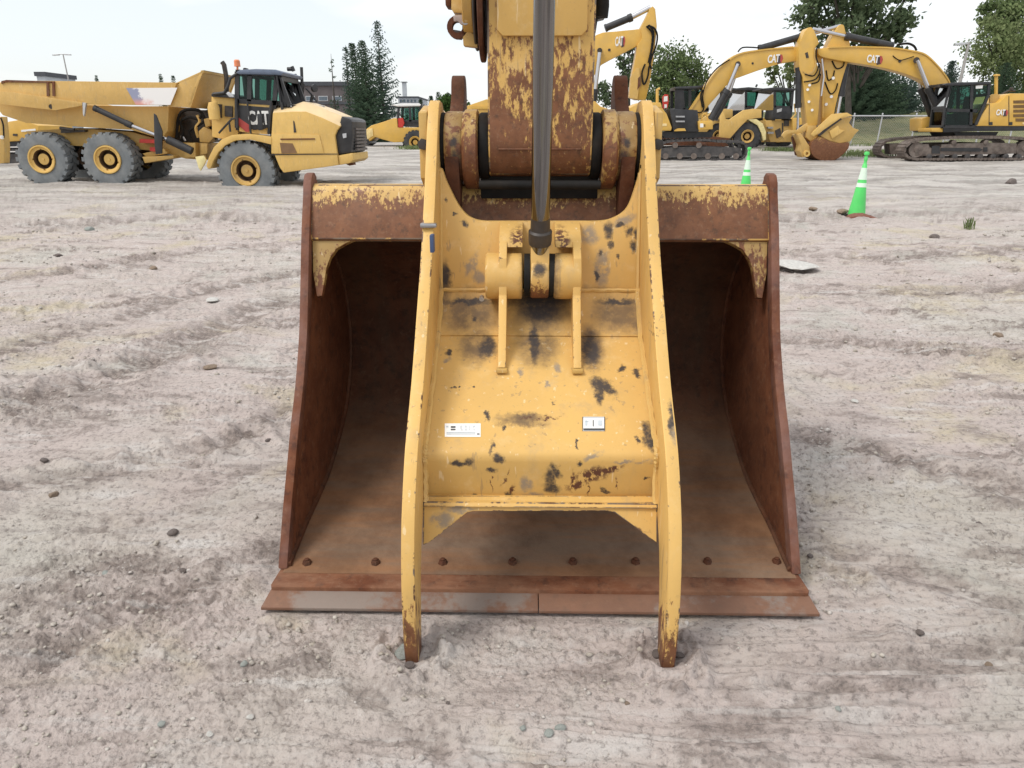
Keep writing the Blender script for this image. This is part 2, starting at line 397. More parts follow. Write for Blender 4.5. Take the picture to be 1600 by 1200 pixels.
def height(x, y):
    x = np.asarray(x, float); y = np.asarray(y, float)
    near = 1 - smooth((y - 30) / 20)
    h = 0.030 * fbm(x / 2.2, y / 2.2, 3) + 0.05 * smooth((y - 7) / 8) * fbm(x / 3.1, y / 1.2, 4, off=7)
    rough = smooth((fbm(x / 1.3, y / 1.3, 3, off=31) + 0.15) / 0.7)          # crumbly areas against smooth, driven-over ones
    h = h + (0.004 + 0.015 * rough) * fbm(x / 0.23, y / 0.23, 4, .62, off=3)
    h = h + (0.002 + 0.009 * rough) * np.maximum(fbm(x / 0.07, y / 0.06, 4, .62, off=11), -.1)
    h = h + (0.002 + 0.007 * rough) * fbm(x / 0.022, y / 0.018, 3, .7, off=23)
    # striations left by tracks and blades
    wl = smooth((-x - 0.6) / 1.2)
    for ang, wgt, off in ((R(38), wl, 0), (R(-4), 1 - 0.7 * wl, 40), (R(-22), 0.35 * (1 - rough), 80)):
        u = x * math.cos(ang) + y * math.sin(ang); v = -x * math.sin(ang) + y * math.cos(ang)
        v = v + 0.10 * fbm(u / 1.4, v / 1.4, 2, off=off)
        m = smooth((fbm(u / 1.7, v / .6, 2, off=off + 5) + .42) / .6)
        h = h + wgt * (1 + .7 * smooth((x - .5) / 1.)) * m * (0.015 * pn(u / 1.3, v / 0.09 + off) + 0.014 * pn(u / 0.8, v / 0.036 + off) + .008 * pn(u / .5, v / .017 + off))
    # grouser prints of a crawler, crosswise ridges inside a band
    for (x0, y0, ang, wd, ln) in ((2.05, 4.75, R(14), .42, 2.6), (-2.6, 5.2, R(35), .38, 3.2), (2.8, 3.3, R(-18), .35, 2.2), (-1.5, 2.35, R(-20), .32, 1.8), (3.2, 7.2, R(4), .5, 3.5), (-4.2, 7.5, R(30), .5, 4.0), (1.9, 2.15, R(-12), .3, 1.6), (-2.1, 3.4, R(38), .34, 2.0)):
        u = (x - x0) * math.cos(ang) + (y - y0) * math.sin(ang); v = -(x - x0) * math.sin(ang) + (y - y0) * math.cos(ang)
        m = smooth((wd - np.abs(v)) / .12) * smooth((ln - np.abs(u)) / .5)
        k = (u + 0.09 * fbm(x / .8, y / .8, 2) + .18 * v * v / wd) / 0.19
        h = h + m * 0.026 * np.clip(np.sin(2 * np.pi * k), -0.2, 1) * smooth((fbm(x / .6, y / .6, 2, off=60) + .4) / .6)
    for pl, wd, dp in RUTS:
        d = seg_dist(x, y, pl) + wd * .35 * fbm(x / (wd * 2.5), y / (wd * 2.5), 3, off=13)
        h = h - dp * .7 * np.exp(-(d / wd) ** 2) + dp * .8 * np.exp(-((d - 1.9 * wd) / (.8 * wd)) ** 2) * (1 + .8 * fbm(x / (wd * .8), y / (wd * .8), 3))
    h = h * .80 * near * (1 + 0.3 * smooth((y - 5) / 10))
    # firm, flattened ground under the bucket and pushed-up dirt round the two tips
    m = smooth((1.16 - np.abs(x)) / .16) * smooth((y - 2.12) / .10) * smooth((4.0 - y) / .5)
    h = h * (1 - m) + m * (-0.012 + 0.15 * h)
    for cx in (-0.405, 0.405):
        d = np.hypot(x - cx, (y - 1.985) * .8)
        k = smooth((0.3 - d) / .25)
        h = h * (1 - .7 * k) + .032 * np.exp(-((d - .095) / .05) ** 2) * (1 + 1.2 * fbm(x / .06, y / .06, 3, off=90)) - 0.012 * k
    return h + rise(x, y)
def damp(x, y):
    """freshly turned, darker soil: along ruts, in crumbly strips"""
    m = np.zeros(x.shape)
    for pl, wd, dp in RUTS:
        d = seg_dist(x, y, pl) + wd * .6 * fbm(x / (wd * 3), y / (wd * 3), 3, off=13)
        m = np.maximum(m, np.exp(-(d / (wd * 1.7)) ** 2) * min(1, dp / .03 + .25))
    m = m * smooth((fbm(x / .22, y / .12, 4, .65, off=70) + .55) / .8)
    r2 = smooth((fbm(x / 1.1, y / .55, 4, .55, off=101) - .20) / .40) * smooth((fbm(x / .13, y / .09, 4, .7, off=50) + .3) / .6)
    return np.clip(np.maximum(m, (.60 + .3 * smooth((y - 4) / 3)) * r2), 0, 1)
def gz(x, y): return float(height(np.array([x]), np.array([y]))[0])

def make_ground():
    ys = [1.05]
    while ys[-1] < 62: ys.append(ys[-1] + max(0.0042, 0.00135 * ys[-1] ** 2 * (1 if ys[-1] < 9 else .75)))
    ys = [-400, -120, -40, -14, -5, -2, -.6, .2, .7, .9] + ys + [70, 85, 110, 160, 260, 500, 900]
    us = np.linspace(-1, 1, 781)
    ex = np.array([1.08, 1.25, 1.6, 2.4, 5, 14, 50])
    Y = np.array(ys); base = 0.79 * np.clip(Y, 0.9, 70) + 0.28
    X = base[:, None] * us[None, :]
    far = np.array([1.0, 1.8, 4, 10, 30, 120, 600])
    XR = base[:, None] + far[None, :]
    X = np.concatenate([-XR[:, ::-1], X, XR], 1)
    YY = np.repeat(Y[:, None], X.shape[1], 1)
    # stagger rows a little so the lattice does not show
    Z = height(X, YY)
    nr, nc = X.shape
    co = np.stack([X, YY, Z], -1).reshape(-1, 3).astype(np.float32)
    i = np.arange(nr - 1)[:, None] * nc + np.arange(nc - 1)[None, :]
    q = np.stack([i, i + 1, i + 1 + nc, i + nc], -1).reshape(-1, 4).astype(np.int32)
    me = bpy.data.meshes.new('ground')
    me.vertices.add(len(co)); me.vertices.foreach_set('co', co.ravel())
    me.loops.add(q.size); me.loops.foreach_set('vertex_index', q.ravel())
    me.polygons.add(len(q)); me.polygons.foreach_set('loop_start', np.arange(0, q.size, 4, dtype=np.int32))
    me.polygons.foreach_set('use_smooth', np.ones(len(q), dtype=bool))
    me.update(calc_edges=True)
    at = me.attributes.new('damp', 'FLOAT', 'POINT'); at.data.foreach_set('value', damp(X, YY).ravel().astype(np.float32))
    o = bpy.data.objects.new('ground', me); COL.objects.link(o)
    tag(o, kind='structure', label='dry grey dirt yard with crawler tracks and crumbled clods')
    b = N('dry_dirt')
    pos = b.tc
    n1 = b.noise(0.55, 4, .55, dist=.4)
    n2 = b.noise(0.8, 5, .6, b.mapping(pos, (11, 4, 2)), dist=.6)
    n3 = b.noise(2.6, 6, .68, b.mapping(pos, (3, 9, 2), (0, 0, R(12)), (1, 2.2, 1)))
    fine = b.noise(38, 6, .72); grit = b.noise(150, 3, .7)
    str_ = b.noise(9, 5, .62, b.mapping(pos, (2, 5, 0), (0, 0, R(-5)), (.16, 1.6, 1)))
    col = b.mix(b.ramp(n1, .32, .54), (.500, .462, .415), (.500, .430, .400))        # grey to pinkish clay
    col = b.mix(b.ramp(n2, .52, .68, 0, .8), col, (.500, .435, .305))               # buff patches
    col = b.mix(b.ramp(n2, .44, .30, 0, .75), col, (.465, .450, .405))              # grey-green silt
    col = b.mix(b.ramp(n3, .50, .72, 0, .62), col, (.60, .58, .555))                # pale dried crust
    col = b.mix(b.ramp(n3, .47, .30, 0, .80), col, (.215, .178, .160))              # damp darker clods
    da = b.n('ShaderNodeAttribute', attribute_name='damp').outputs['Fac']
    col = b.mix(b.math('MULTIPLY', da, .95), col, b.mix(b.ramp(fine, .4, .6), (.150, .118, .104), (.27, .225, .20)))
    col = b.mix(b.ramp(str_, .44, .30, 0, .55), col, (.29, .255, .235)); col = b.mix(b.ramp(str_, .55, .70, 0, .5), col, (.62, .60, .58))
    col = b.mix(b.ramp(fine, .50, .35, 0, .65), col, (.17, .15, .138))  # crevice darkness painted in the colour where the bump is low
    col = b.mix(b.ramp(fine, .56, .72, 0, .45), col, (.60, .57, .54))
    col = b.mix(b.ramp(grit, .60, .75, 0, .35), col, (.62, .60, .58))
    col = b.mix(b.ramp(grit, .40, .28, 0, .45), col, (.17, .15, .14))
    sx = b.sep(pos)
    far_ = b.ramp(sx['Y'], 9, 26)
    col = b.mix(b.math('MULTIPLY', far_, .75), col, b.mix(b.ramp(b.noise(1.0, 6, .7, b.mapping(pos, scale=(.35, 1.1, 1))), .38, .64), (.23, .22, .205), (.50, .485, .455)))
    hgt = b.math('ADD', b.math('MULTIPLY', fine, 1.0), b.math('MULTIPLY', grit, .35))
    me.materials.append(b.done(col, .95, 0, b.bump(hgt, .9, .016), .15))
    return o
make_ground()

# grassy bank beyond the fence
def make_bank():
    nx, ny = 60, 16; xs = np.linspace(8, 130, nx); ts = np.linspace(0, 1, ny)
    vs, fs = [], []
    for t in ts:
        for x in xs:
            y = 56.5 + t * 40
            z = rise(np.array(0.), np.array(y)) - .15 + (3.0 if x > 20 else 3.0 * max(0, (x - 10) / 10)) * smooth(np.array(t * 1.5)) + 0.15 * pn(np.array(x / 6.), np.array(y / 6.))
            vs.append((x, y, float(z)))
    for j in range(ny - 1):
        for i in range(nx - 1):
            a = j * nx + i; fs.append((a, a + 1, a + 1 + nx, a + nx))
    m = MB(); m.add(vs, fs)
    b = N('bank_grass'); f = b.noise(1.2, 6, .65); f2 = b.noise(6, 6, .75, b.mapping(b.tc, scale=(1, .4, 3)))
    c = b.mix(b.ramp(f, .35, .65), (.115, .135, .060), (.21, .20, .105)); c = b.mix(b.ramp(f2, .4, .7, 0, .5), c, (.28, .26, .16))
    tag(m.build('grass_bank', b.done(c, .95, 0, b.bump(f2, .8, .1), .1)), 'dry green grass bank rising behind the chain link fence', kind='structure')
make_bank()
# ------------------------------------------------------------------ the foreground excavator: stick, bucket, thumb, cylinder
BASE = Vector((0, 3.1, 0))
EX = thing('excavator', 'weathered yellow excavator arm in the foreground, rusty wide bucket and thumb on the dirt', 'excavator', BASE)
def S(px_, py_, rx, rz, a=0.0, plane=None, ry=.35):
    """a scuff at a photo pixel, radii in photo pixels"""
    p = PP(px_, py_, *plane) if plane else P(px_, py_, 2.3)
    d = (p - CAM_LOC).dot(FW); k = d / F_PX; l = p - BASE
    return (l.x, l.y, l.z, rx * k, ry, rz * k, a)
A_, B_, C_, D_, E_ = (2.853, 1.014), (2.743, .884), (2.237, .602), (2.215, .427), (2.150, .313)
T_ = (2.965, 1.468)                                  # top of the upright plate
BC, CD, AT, DE = (B_, C_), (C_, D_), (A_, T_), ((2.20, .43), E_)

# thumb -------------------------------------------------------------
pl_spots = [S(845, 463, 60, 16, 0, BC), S(845, 478, 40, 20, 0, BC), S(735, 463, 46, 5, 0, BC), S(962, 463, 40, 5, 0, BC), S(835, 535, 9, 30, 0, BC), S(762, 543, 17, 13, 0, BC), S(922, 547, 17, 22, .2, BC), S(935, 600, 15, 9, .3, BC), S(948, 605, 20, 8, .4, BC), S(937, 616, 8, 14, .3, BC),
    S(972, 578, 7, 5, 0, BC), S(994, 584, 6, 6, 0, BC), S(1013, 678, 12, 14, .3, BC), S(1018, 690, 8, 14, 0, BC), S(997, 686, 5, 4, 0, BC), S(720, 726, 20, 6, .1, CD), S(733, 722, 9, 9, 0, CD), S(712, 723, 6, 9, .6, CD),
    S(768, 706, 4, 9, 0, CD), S(779, 718, 11, 8, -.3, CD), S(768, 737, 8, 6, 0, CD), S(860, 750, 13, 18, 0, CD), S(862, 768, 18, 11, .3, CD), S(870, 738, 8, 20, -.5, CD), S(795, 782, 9, 8, 0, CD),
    S(762, 650, 4, 5, 0, BC), S(787, 668, 5, 4, 0, BC), S(741, 495, 5, 4, 0, BC), S(701, 550, 7, 4, 0, BC), S(945, 789, 5, 6, 0, CD), S(902, 702, 3, 6, 0, CD), S(904, 725, 6, 6, 0, CD),
    S(741, 605, 4, 2, 0, BC), S(708, 608, 4, 2, 0, BC), S(717, 608, 3, 2, 0, BC), S(865, 630, 3, 2, 0, BC), S(1012, 750, 5, 4, 0, CD), S(738, 787, 20, 7, .2, CD), S(947, 773, 10, 5, .6, CD)]
pl_greys = [S(822, 762, 14, 14, 0, CD), S(835, 783, 20, 8, 0, CD), S(928, 715, 18, 6, -.3, BC), S(990, 722, 40, 4, 0, CD), S(870, 575, 6, 8, 0, BC), S(812, 582, 5, 5, 0, BC), S(855, 598, 5, 4, 0, BC), S(700, 560, 10, 4, 0, BC), S(690, 785, 14, 6, 0, CD)]
pl_rusts = [S(925, 745, 34, 13, -.25, CD), S(905, 762, 24, 9, -.5, CD), S(955, 735, 28, 6, -.3, CD), S(895, 755, 5, 22, 0, CD), S(790, 752, 3, 20, .5, CD), S(768, 758, 2, 22, 0, CD), S(966, 760, 2, 14, 0, CD), S(921, 772, 2, 14, 0, CD), S(800, 772, 4, 12, .3, CD), S(845, 654, 40, 1.5, 0, BC)]
pl_dirt = [S(735, 487, 62, 34, 0, BC), S(845, 482, 62, 58, 0, BC), S(965, 487, 55, 34, 0, BC), S(838, 540, 46, 30, 0, BC), S(745, 540, 34, 28, 0, BC), S(1000, 505, 26, 18, 0, BC), S(925, 540, 26, 34, 0, BC), S(815, 655, 50, 8, 0, BC), S(690, 470, 26, 40, 0, BC)]
M['thumb_plate'] = worn_paint('thumb_plate_paint', spots=pl_spots, greys=pl_greys, rusts=pl_rusts, dirt=pl_dirt, chips=.55, grime=.5)
up_spots = [S(983, 362, 8, 10, 0, AT), S(996, 366, 7, 10, 0, AT), S(990, 385, 9, 11, 0, AT), S(951, 360, 9, 14, 0, AT), S(955, 382, 5, 9, 0, AT), S(939, 396, 5, 6, 0, AT), S(726, 348, 6, 6, 0, AT), S(966, 400, 3, 6, 0, AT), S(932, 432, 5, 12, 0, AT),
    S(697, 312, 4, 3, 0, AT), S(711, 333, 3, 3, 0, AT), S(697, 432, 10, 26, 0, AT), S(970, 352, 10, 5, 0, AT)]
up_greys = [S(920, 368, 16, 18, 0, AT), S(737, 415, 10, 24, .4, AT), S(748, 432, 14, 12, .5, AT), S(975, 345, 24, 9, -.4, AT), S(940, 420, 14, 34, 0, AT)]
M['thumb_upright'] = worn_paint('thumb_upright_paint', spots=up_spots, greys=up_greys, dirt=[S(845, 458, 170, 14, 0, AT), S(690, 440, 14, 34, 0, AT)], chips=.7, grime=.55)
sd_spots = [S(1044, 642, 7, 22, .1), S(1050, 668, 6, 18, 0), S(1055, 690, 7, 16, 0), S(1057, 745, 7, 11, .2), S(1052, 772, 6, 14, 0), S(1049, 799, 4, 6, 0), S(672, 235, 3, 7, 0), S(668, 257, 4, 3, 0), S(667, 318, 4, 3, 0), S(668, 327, 4, 2, 0), S(1020, 207, 6, 4, 0),
    S(666, 432, 8, 2, -.6), S(1035, 545, 7, 2, 0), S(1038, 535, 6, 2, 0), S(640, 690, 3, 8, 0), S(1030, 455, 3, 12, 0), S(1040, 840, 6, 12, .2), S(642, 905, 5, 3, 0), S(660, 845, 7, 9, 0), S(1030, 842, 9, 8, 0)]
sd_greys = [S(646, 755, 6, 22, .3), S(640, 778, 6, 10, 0), S(640, 822, 7, 16, .2), S(637, 842, 6, 10, 0), S(1032, 425, 11, 6, .3), S(1034, 432, 9, 9, 0), S(1050, 720, 10, 30, 0), S(1050, 800, 8, 22, 0), S(1040, 870, 8, 26, 0), S(1047, 650, 10, 30, 0)]
M['thumb_side'] = worn_paint('thumb_side_paint', (.66, .415, .13), spots=sd_spots, greys=sd_greys, grad=(-.10, .30, 1.0), chips=.9, grime=.45, streak=True)
M['gusset'] = worn_paint('thumb_gusset_paint', spots=[S(668, 848, 7, 12, 0), S(1030, 836, 9, 12, 0), S(1000, 815, 6, 8, 0)], greys=[S(690, 812, 22, 12, 0, DE), S(720, 797, 30, 7, 0, DE)],
    rusts=[S(722, 812, 22, 9, -.6), S(690, 840, 26, 7, -.75), S(972, 808, 22, 8, .6), S(985, 800, 30, 6, 0), S(1012, 842, 22, 7, .7), S(845, 798, 110, 4, 0)], chips=.8, grime=.5)

TH = MB()                        # bent main plate with its upright back: thickness behind the face
HW = .386
def sheet(mb, line, hw, th):
    n = len(line); q = []
    for i, p in enumerate(line):
        a = Vector(line[max(i - 1, 0)]); c = Vector(line[min(i + 1, n - 1)]); t = (c - a).normalized()
        q.append((p[0] + abs(t.y) * th, p[1] - abs(t.x) * th))
    pts = [(-hw, y, z) for y, z in line] + [(-hw, y, z) for y, z in reversed(q)]
    mb.prism(pts, (2 * hw, 0, 0))
bend = [B_, (2.62, .815), (2.45, .7205), (2.31, .6427), (2.262, .616), (2.246, .605), (2.237, .592), (2.236, .572), (2.242, .53), (2.255, .427)]
sheet(TH, bend, HW, .022)
thumb = TH.build('thumb', M['thumb_plate'], EX)
LP = MB(); sheet(LP, [(A_[0] + .002, A_[1] + .012), (B_[0] - .0, B_[1] + .006), (B_[0] - .028, B_[1] - .010)], HW - .002, .02)
LP.build('crease_plate', M['thumb_plate'], thumb)
# upright plate with the deep U cut-out
u_l = [(690, 262), (693, 270), (697, 282), (704, 297), (712, 313), (721, 327), (732, 338), (745, 344), (760, 346)]
u_r = [(930, 346), (944, 345), (956, 342), (970, 335), (981, 324), (989, 305), (995, 286), (1000, 270), (1003, 258)]
pts = [PP(x, y, *AT) for x, y in spline(u_l, 3) + spline(u_r, 3)]
pts[0].x = -HW; pts[-1].x = HW
pts += [Vector((HW, A_[0] - .006, A_[1] - .03)), Vector((-HW, A_[0] - .006, A_[1] - .03))]
UPR = MB(); UPR.prism(pts, (0, .032, .0)); UPR.build('upright_plate', M['thumb_upright'], thumb, bevel=.004, edge=M['edge'])
# side plates
front = [(3.075, 1.715), (3.02, 1.69), (2.969, 1.625), (2.90, 1.52), (2.819, 1.39), (2.664, 1.18), (2.507, 1.007), (2.324, .813), (2.147, .661), (2.042, .5156), (1.993, .410), (1.958, .275), (1.945, .10), (1.962, -.03)]
back = [(2.03, -.035), (2.055, .08), (2.10, .26), (2.19, .40), (2.34, .52), (2.60, .68), (2.86, .90), (3.05, 1.14), (3.20, 1.38), (3.25, 1.54), (3.22, 1.65), (3.15, 1.71)]
prof = spline(front, 3) + spline(back, 3)
for s in (-1, 1):
    m = MB(); x0 = .386 if s > 0 else -.428
    m.prism([(x0, y, z) for y, z in prof], (.042, 0, 0)); m.build('side_plate', M['thumb_side'], thumb, bevel=.005, edge=M['edge_tine'])
# lower gusset plate, trapezoid opening
g = [(-HW, None, 787), (HW, None, 787)]
def DEp(x, y): return PP(x, y, *DE)
tl, tr = DEp(667, 786), DEp(1030, 786)
pts = [Vector((-HW, tl.y, tl.z)), Vector((HW, tr.y, tr.z)), Vector((HW, DEp(1031, 852).y, DEp(1031, 852).z)), DEp(1024, 848), DEp(960, 801), DEp(950, 799), DEp(740, 799), DEp(730, 801), DEp(673, 847), Vector((-HW, DEp(665, 853).y, DEp(665, 853).z))]
m = MB(); m.prism([(-HW, 2.188, .431), (-HW, 2.285, .431), (-HW, 2.285, .443), (-HW, 2.20, .443)], (2 * HW, 0, 0)); m.build('ledge_plate', M['gusset'], thumb, bevel=.004, edge=M['edge_heavy'])
m = MB(); m.prism(pts, (0, .03, .012)); m.build('gusset_plate', M['gusset'], thumb, bevel=.004, edge=M['edge_heavy'])
wl = [(A_[0] - .002, A_[1] + .01), (B_[0] - .004, B_[1] + .01)] + [(y - .004, z + .006) for y, z in bend[1:-1]] + [(D_[0] - .01, D_[1] + .01)]
for s in (-1, 1):
    m = MB(); rw = random.Random(5 + s); m.tube([(s * (HW - .006 + rw.uniform(-.002, .002)), y + rw.uniform(-.002, .002), z + rw.uniform(-.002, .002)) for y, z in spline(wl, 6)], .010, 6); m.build('weld_bead', M['weld'], thumb)
    m = MB(); m.tube([(s * (HW - .005), A_[0] - .002, A_[1] + .01), (s * (HW - .005), 2.955, 1.452)], .008, 6); m.build('weld_bead', M['weld'], thumb)
for y, z in ((A_[0] - .006, A_[1] + .006),):
    m = MB(); rw = random.Random(9); m.tube([(-.38 + .76 * i / 40, y + rw.uniform(-.002, .002), z + rw.uniform(-.002, .002)) for i in range(41)], .008, 6); m.build('weld_bead', M['weld'], thumb)
# ribs with the cylinder bosses
for s, xc in ((-1, -.136), (1, .136)):
    m = MB(); w0, w1 = .0135, .0155
    rp = [(2.555, .797), (2.575, .822), (2.61, .875), (2.683, 1.005), (2.70, 1.03), (2.702, 1.10), (2.715, 1.165), (2.76, 1.205), (2.885, 1.262), (2.925, 1.262), (2.885, 1.02), (2.70, .855), (2.60, .800)]
    m.prism([(xc - .0145, y, z) for y, z in rp], (.029, 0, 0))
    rb = m.build('rib', M['thumb_side'], thumb, bevel=.003, edge=M['edge'])
    m = MB(); m.box(xc - .020, xc + .020, 2.538, 2.566, .780, .795); m.build('weld_bead', M['yellow_old'], thumb, bevel=.004)
    m = MB(); a, c = (xc - .062, xc + .072) if s < 0 else (xc - .080, xc + .018)
    m.lathe([(.030, a - .004), (.078, a - .004), (.086, a + .004), (.086, c - .004), (.080, c)], (0, 2.783, 1.087), (1, 0, 0), 36)
    m.build('pin_boss', worn_paint('pin_boss_paint%d' % (s + 1), chips=.8, grime=.45, dirt=[(xc - s * .085, -.32, 1.087, .035, .2, .2, 0)]) , thumb, bevel=.003)
    m = MB()
    tp = [(2.77, 1.196), (2.79, 1.222), (2.90, 1.272), (2.93, 1.272), (2.93, 1.20)]
    x0, x1 = (xc - .016, xc + .072) if s < 0 else (xc - .080, xc + .018)
    m.prism([(x0, y, z) for y, z in tp], (x1 - x0, 0, 0))
    m.build('lug_cap', worn_paint('lug_cap_paint%d' % (s + 1), chips=1.2, grime=.5, rusts=[(xc - s * .055, -.3, 1.22, .035, .3, .05, 0)]), thumb, bevel=.003)
m = MB(); m.cyl((-.215, 2.735, 1.016), (-.215, 2.715, 1.012), .009, n=10); m.build('grease_nipple', M['steel'], thumb)
for px_, py_ in ((741, 495), (947, 496), (845, 497)):
    p = PP(px_, py_, *BC); m = MB(); m.cyl(p + Vector((0, -.004, .007)), p + Vector((0, .004, -.006)), .011, n=12); m.build('plug_hole', M['dark'], thumb)
m = MB(); m.box(-.386, -.372, 2.60, 2.64, 1.20, 1.262); m.build('stop_pad', plain('blue_paint', (.045, .075, .16), .5), thumb, bevel=.004)
m = MB(); m.box(-.434, -.374, 2.715, 2.745, 1.272, 1.288); m.build('weld_bead', M['steel'], thumb, bevel=.006)
# information stickers with printed rows
def sticker(px0, py0, px1, py1, marks, lab):
    n_ = Vector((0, -(C_[1] - B_[1]), C_[0] - B_[0])).normalized()
    if n_.z < 0: n_ = -n_
    def q(u, v, h): return PP(px0 + (px1 - px0) * u, py0 + (py1 - py0) * v, *BC) + n_ * h
    m = MB(); m.add([q(0, 0, .0015), q(1, 0, .0015), q(1, 1, .0015), q(0, 1, .0015)], [(0, 1, 2, 3)], 0)
    for (u0, v0, u1, v1, mi) in marks:
        m.add([q(u0, v0, .003), q(u1, v0, .003), q(u1, v1, .003), q(u0, v1, .003)], [(0, 1, 2, 3)], mi)
    m.build('sticker', [M['white'], plain('sticker_ink', (.05, .055, .06), .6), plain('sticker_grey_ink', (.45, .50, .54), .6)], thumb, label=lab)
random.seed(3)
mk = [(.17, .22, .30, .34, 1), (.17, .42, .30, .52, 1), (.04, .2, .10, .3, 2)]
for r_, v in enumerate((.18, .32, .46)):
    for u in (.42, .54, .65, .77): mk.append((u + random.uniform(0, .03), v, u + random.uniform(.05, .09), v + .07, 2))
for v in (.66, .77): mk.append((.05, v, .86, v + .05, 2))
mk.append((.90, .76, .97, .84, 1))
sticker(695, 662, 751, 683, mk, 'wide white sticker with rows of small grey print')
sticker(910, 652, 945, 674, [(.0, .0, .03, 1, 1), (.03, .0, .97, .05, 2), (.05, .82, .97, .97, 1), (.12, .25, .22, .62, 2), (.46, .22, .50, .68, 1), (.70, .25, .88, .62, 2), (.12, .3, .28, .36, 2), (.97, .0, 1.0, 1, 1), (.32, .1, .34, .75, 2), (.63, .1, .65, .75, 2)], 'small white safety sticker with black lower border and pictograms')
# pin retainers outside the thumb
for s in (-1, 1):
    m = MB(); m.prism([(s * .430, y, z) for y, z in ((2.99, 1.67), (3.15, 1.70), (3.24, 1.60), (3.22, 1.45), (3.08, 1.385), (2.98, 1.43))], (s * .032, 0, 0))
    rt = m.build('pin_retainer', M['yellow_old'], thumb, bevel=.006)
    m = MB(); m.cyl((s * .446, 2.99, 1.555), (s * .446, 2.965, 1.555), .022, n=6); m.build('retainer_bolt', M['dark'], thumb, bevel=.002)

# hydraulic rod ---------------------------------------------------------
r0, r1 = Vector((0, 2.772, 1.155)), Vector((0, 2.515, 1.979)); ax = (r1 - r0).normalized()
m = MB(); m.lathe([(.030, .0), (.0335, .03), (.0335, 1.62)], r0, ax, 40)
rod = m.build('thumb_cylinder_rod', M['chrome'], EX)
m = MB(); m.lathe([(.032, .055), (.041, .06), (.043, .075), (.043, .108), (.036, .115), (.0345, .16), (.0338, .16)], r0, ax, 36); m.build('rod_collar', M['dark'], rod)
m = MB(); m.lathe([(.03, -.034), (.078, -.034), (.083, -.028), (.083, .028), (.078, .034), (.03, .034)], (0, 2.783, 1.087), (1, 0, 0), 36)
m.prism([(-.034, 2.72, 1.13), (-.034, 2.74, 1.20), (-.034, 2.80, 1.21), (-.034, 2.84, 1.14)], (.068, 0, 0))
m.build('rod_eye', worn_paint('rod_eye_paint', chips=1.6, grime=.8, spots=[(0, -.41, 1.125, .028, .1, .03, 0)], grad=(1.0, 1.12, .95)), rod, bevel=.003)
for s in (-1, 1):
    m = MB(); m.lathe([(.03, .036), (.080, .036), (.080, .058), (.03, .058)], (0, 2.785, 1.09), (s, 0, 0), 28); m.build('rod_seal', M['rubber'], rod)

# stick -------------------------------------------------------------------
M['stick'] = worn_paint('stick_paint', (.58, .36, .105), grad=(1.30, 2.40, 1.0), chips=1.3, grime=.65, streak=True,
    spots=[S(825, 75, 10, 18, 0), S(821, 90, 7, 10, 0), S(786, 105, 4, 4, 0), S(872, 81, 3, 8, 0), S(815, 108, 7, 16, .3), S(823, 126, 3, 4, 0), S(875, 85, 4, 8, 0)], greys=[S(795, 75, 16, 12, 0), S(816, 70, 10, 10, 0)])
stick_prof = [(3.035, 2.42), (2.997, 1.70), (2.992, 1.60), (2.990, 1.545), (2.996, 1.52), (3.012, 1.475), (3.05, 1.440), (3.13, 1.424), (3.22, 1.45), (3.268, 1.53), (3.30, 1.70), (3.44, 2.42)]
m = MB(); m.prism([(-.199, y, z) for y, z in stick_prof], (.398, 0, 0))
stick = m.build('stick', M['stick'], EX, bevel=.007, edge=M['edge_heavy'])
m = MB(); m.box(-.160, .160, 2.982, 3.01, 1.534, 1.541); m.build('weld_bead', M['rust'], stick, bevel=.003)
a = P(777, 56, 2.995); c = P(917, 56, 2.995)
m = MB(); m.prism([(a.x, 2.992, a.z + .02), (a.x + .02, 2.991, a.z), (c.x - .02, 2.991, a.z), (c.x, 2.992, a.z + .02), (c.x, 3.01, 2.40), (a.x, 3.01, 2.40)], (0, .03, 0))
sdl = lambda x, y, rx, rz, a=0: S(x, y, rx, rz, a)
m.build('mount_pad', worn_paint('mount_pad_paint', (.58, .36, .105), chips=.9, spots=[S(783, 38, 4, 14), S(794, 37, 5, 5), S(889, 43, 6, 6), S(877, 36, 5, 6), S(882, 48, 6, 4), S(906, 30, 4, 12), S(897, 14, 5, 8), S(807, 25, 5, 20), S(792, 24, 5, 6)],
    greys=[S(903, 28, 8, 20), S(888, 20, 10, 14), S(790, 30, 8, 10)], rusts=[S(816, 25, 12, 34), S(783, 45, 6, 20)], streak=True), stick, bevel=.003)
# pin stack on either side of the stick nose
PC = (3.12, 1.545)
for s in (-1, 1):
    m = MB(); m.lathe([(.05, .2), (.125, .2), (.128, .205), (.128, .23), (.125, .236), (.05, .236)], (0, *PC), (s, 0, 0), 40); m.build('dust_seal', M['rubber'], stick)
    m = MB(); m.lathe([(.05, .372), (.125, .372), (.128, .376), (.128, .385), (.05, .385)], (0, *PC), (s, 0, 0), 36); m.build('dust_seal', M['rubber'], stick)
m = MB(); m.lathe([(.0, -.235), (.017, -.235), (.017, .235), (.0, .235)], (0, 2.985, 1.405), (1, 0, 0), 16); m.build('tie_bar', M['rubber'], stick)
m = MB(); m.box(-.235, .235, 3.09, 3.12, 1.345, 1.45); m.build('gap_shade_sheet', M['rubber'], stick, bevel=.004)  # added dark sheet standing in for the black shade of the gap

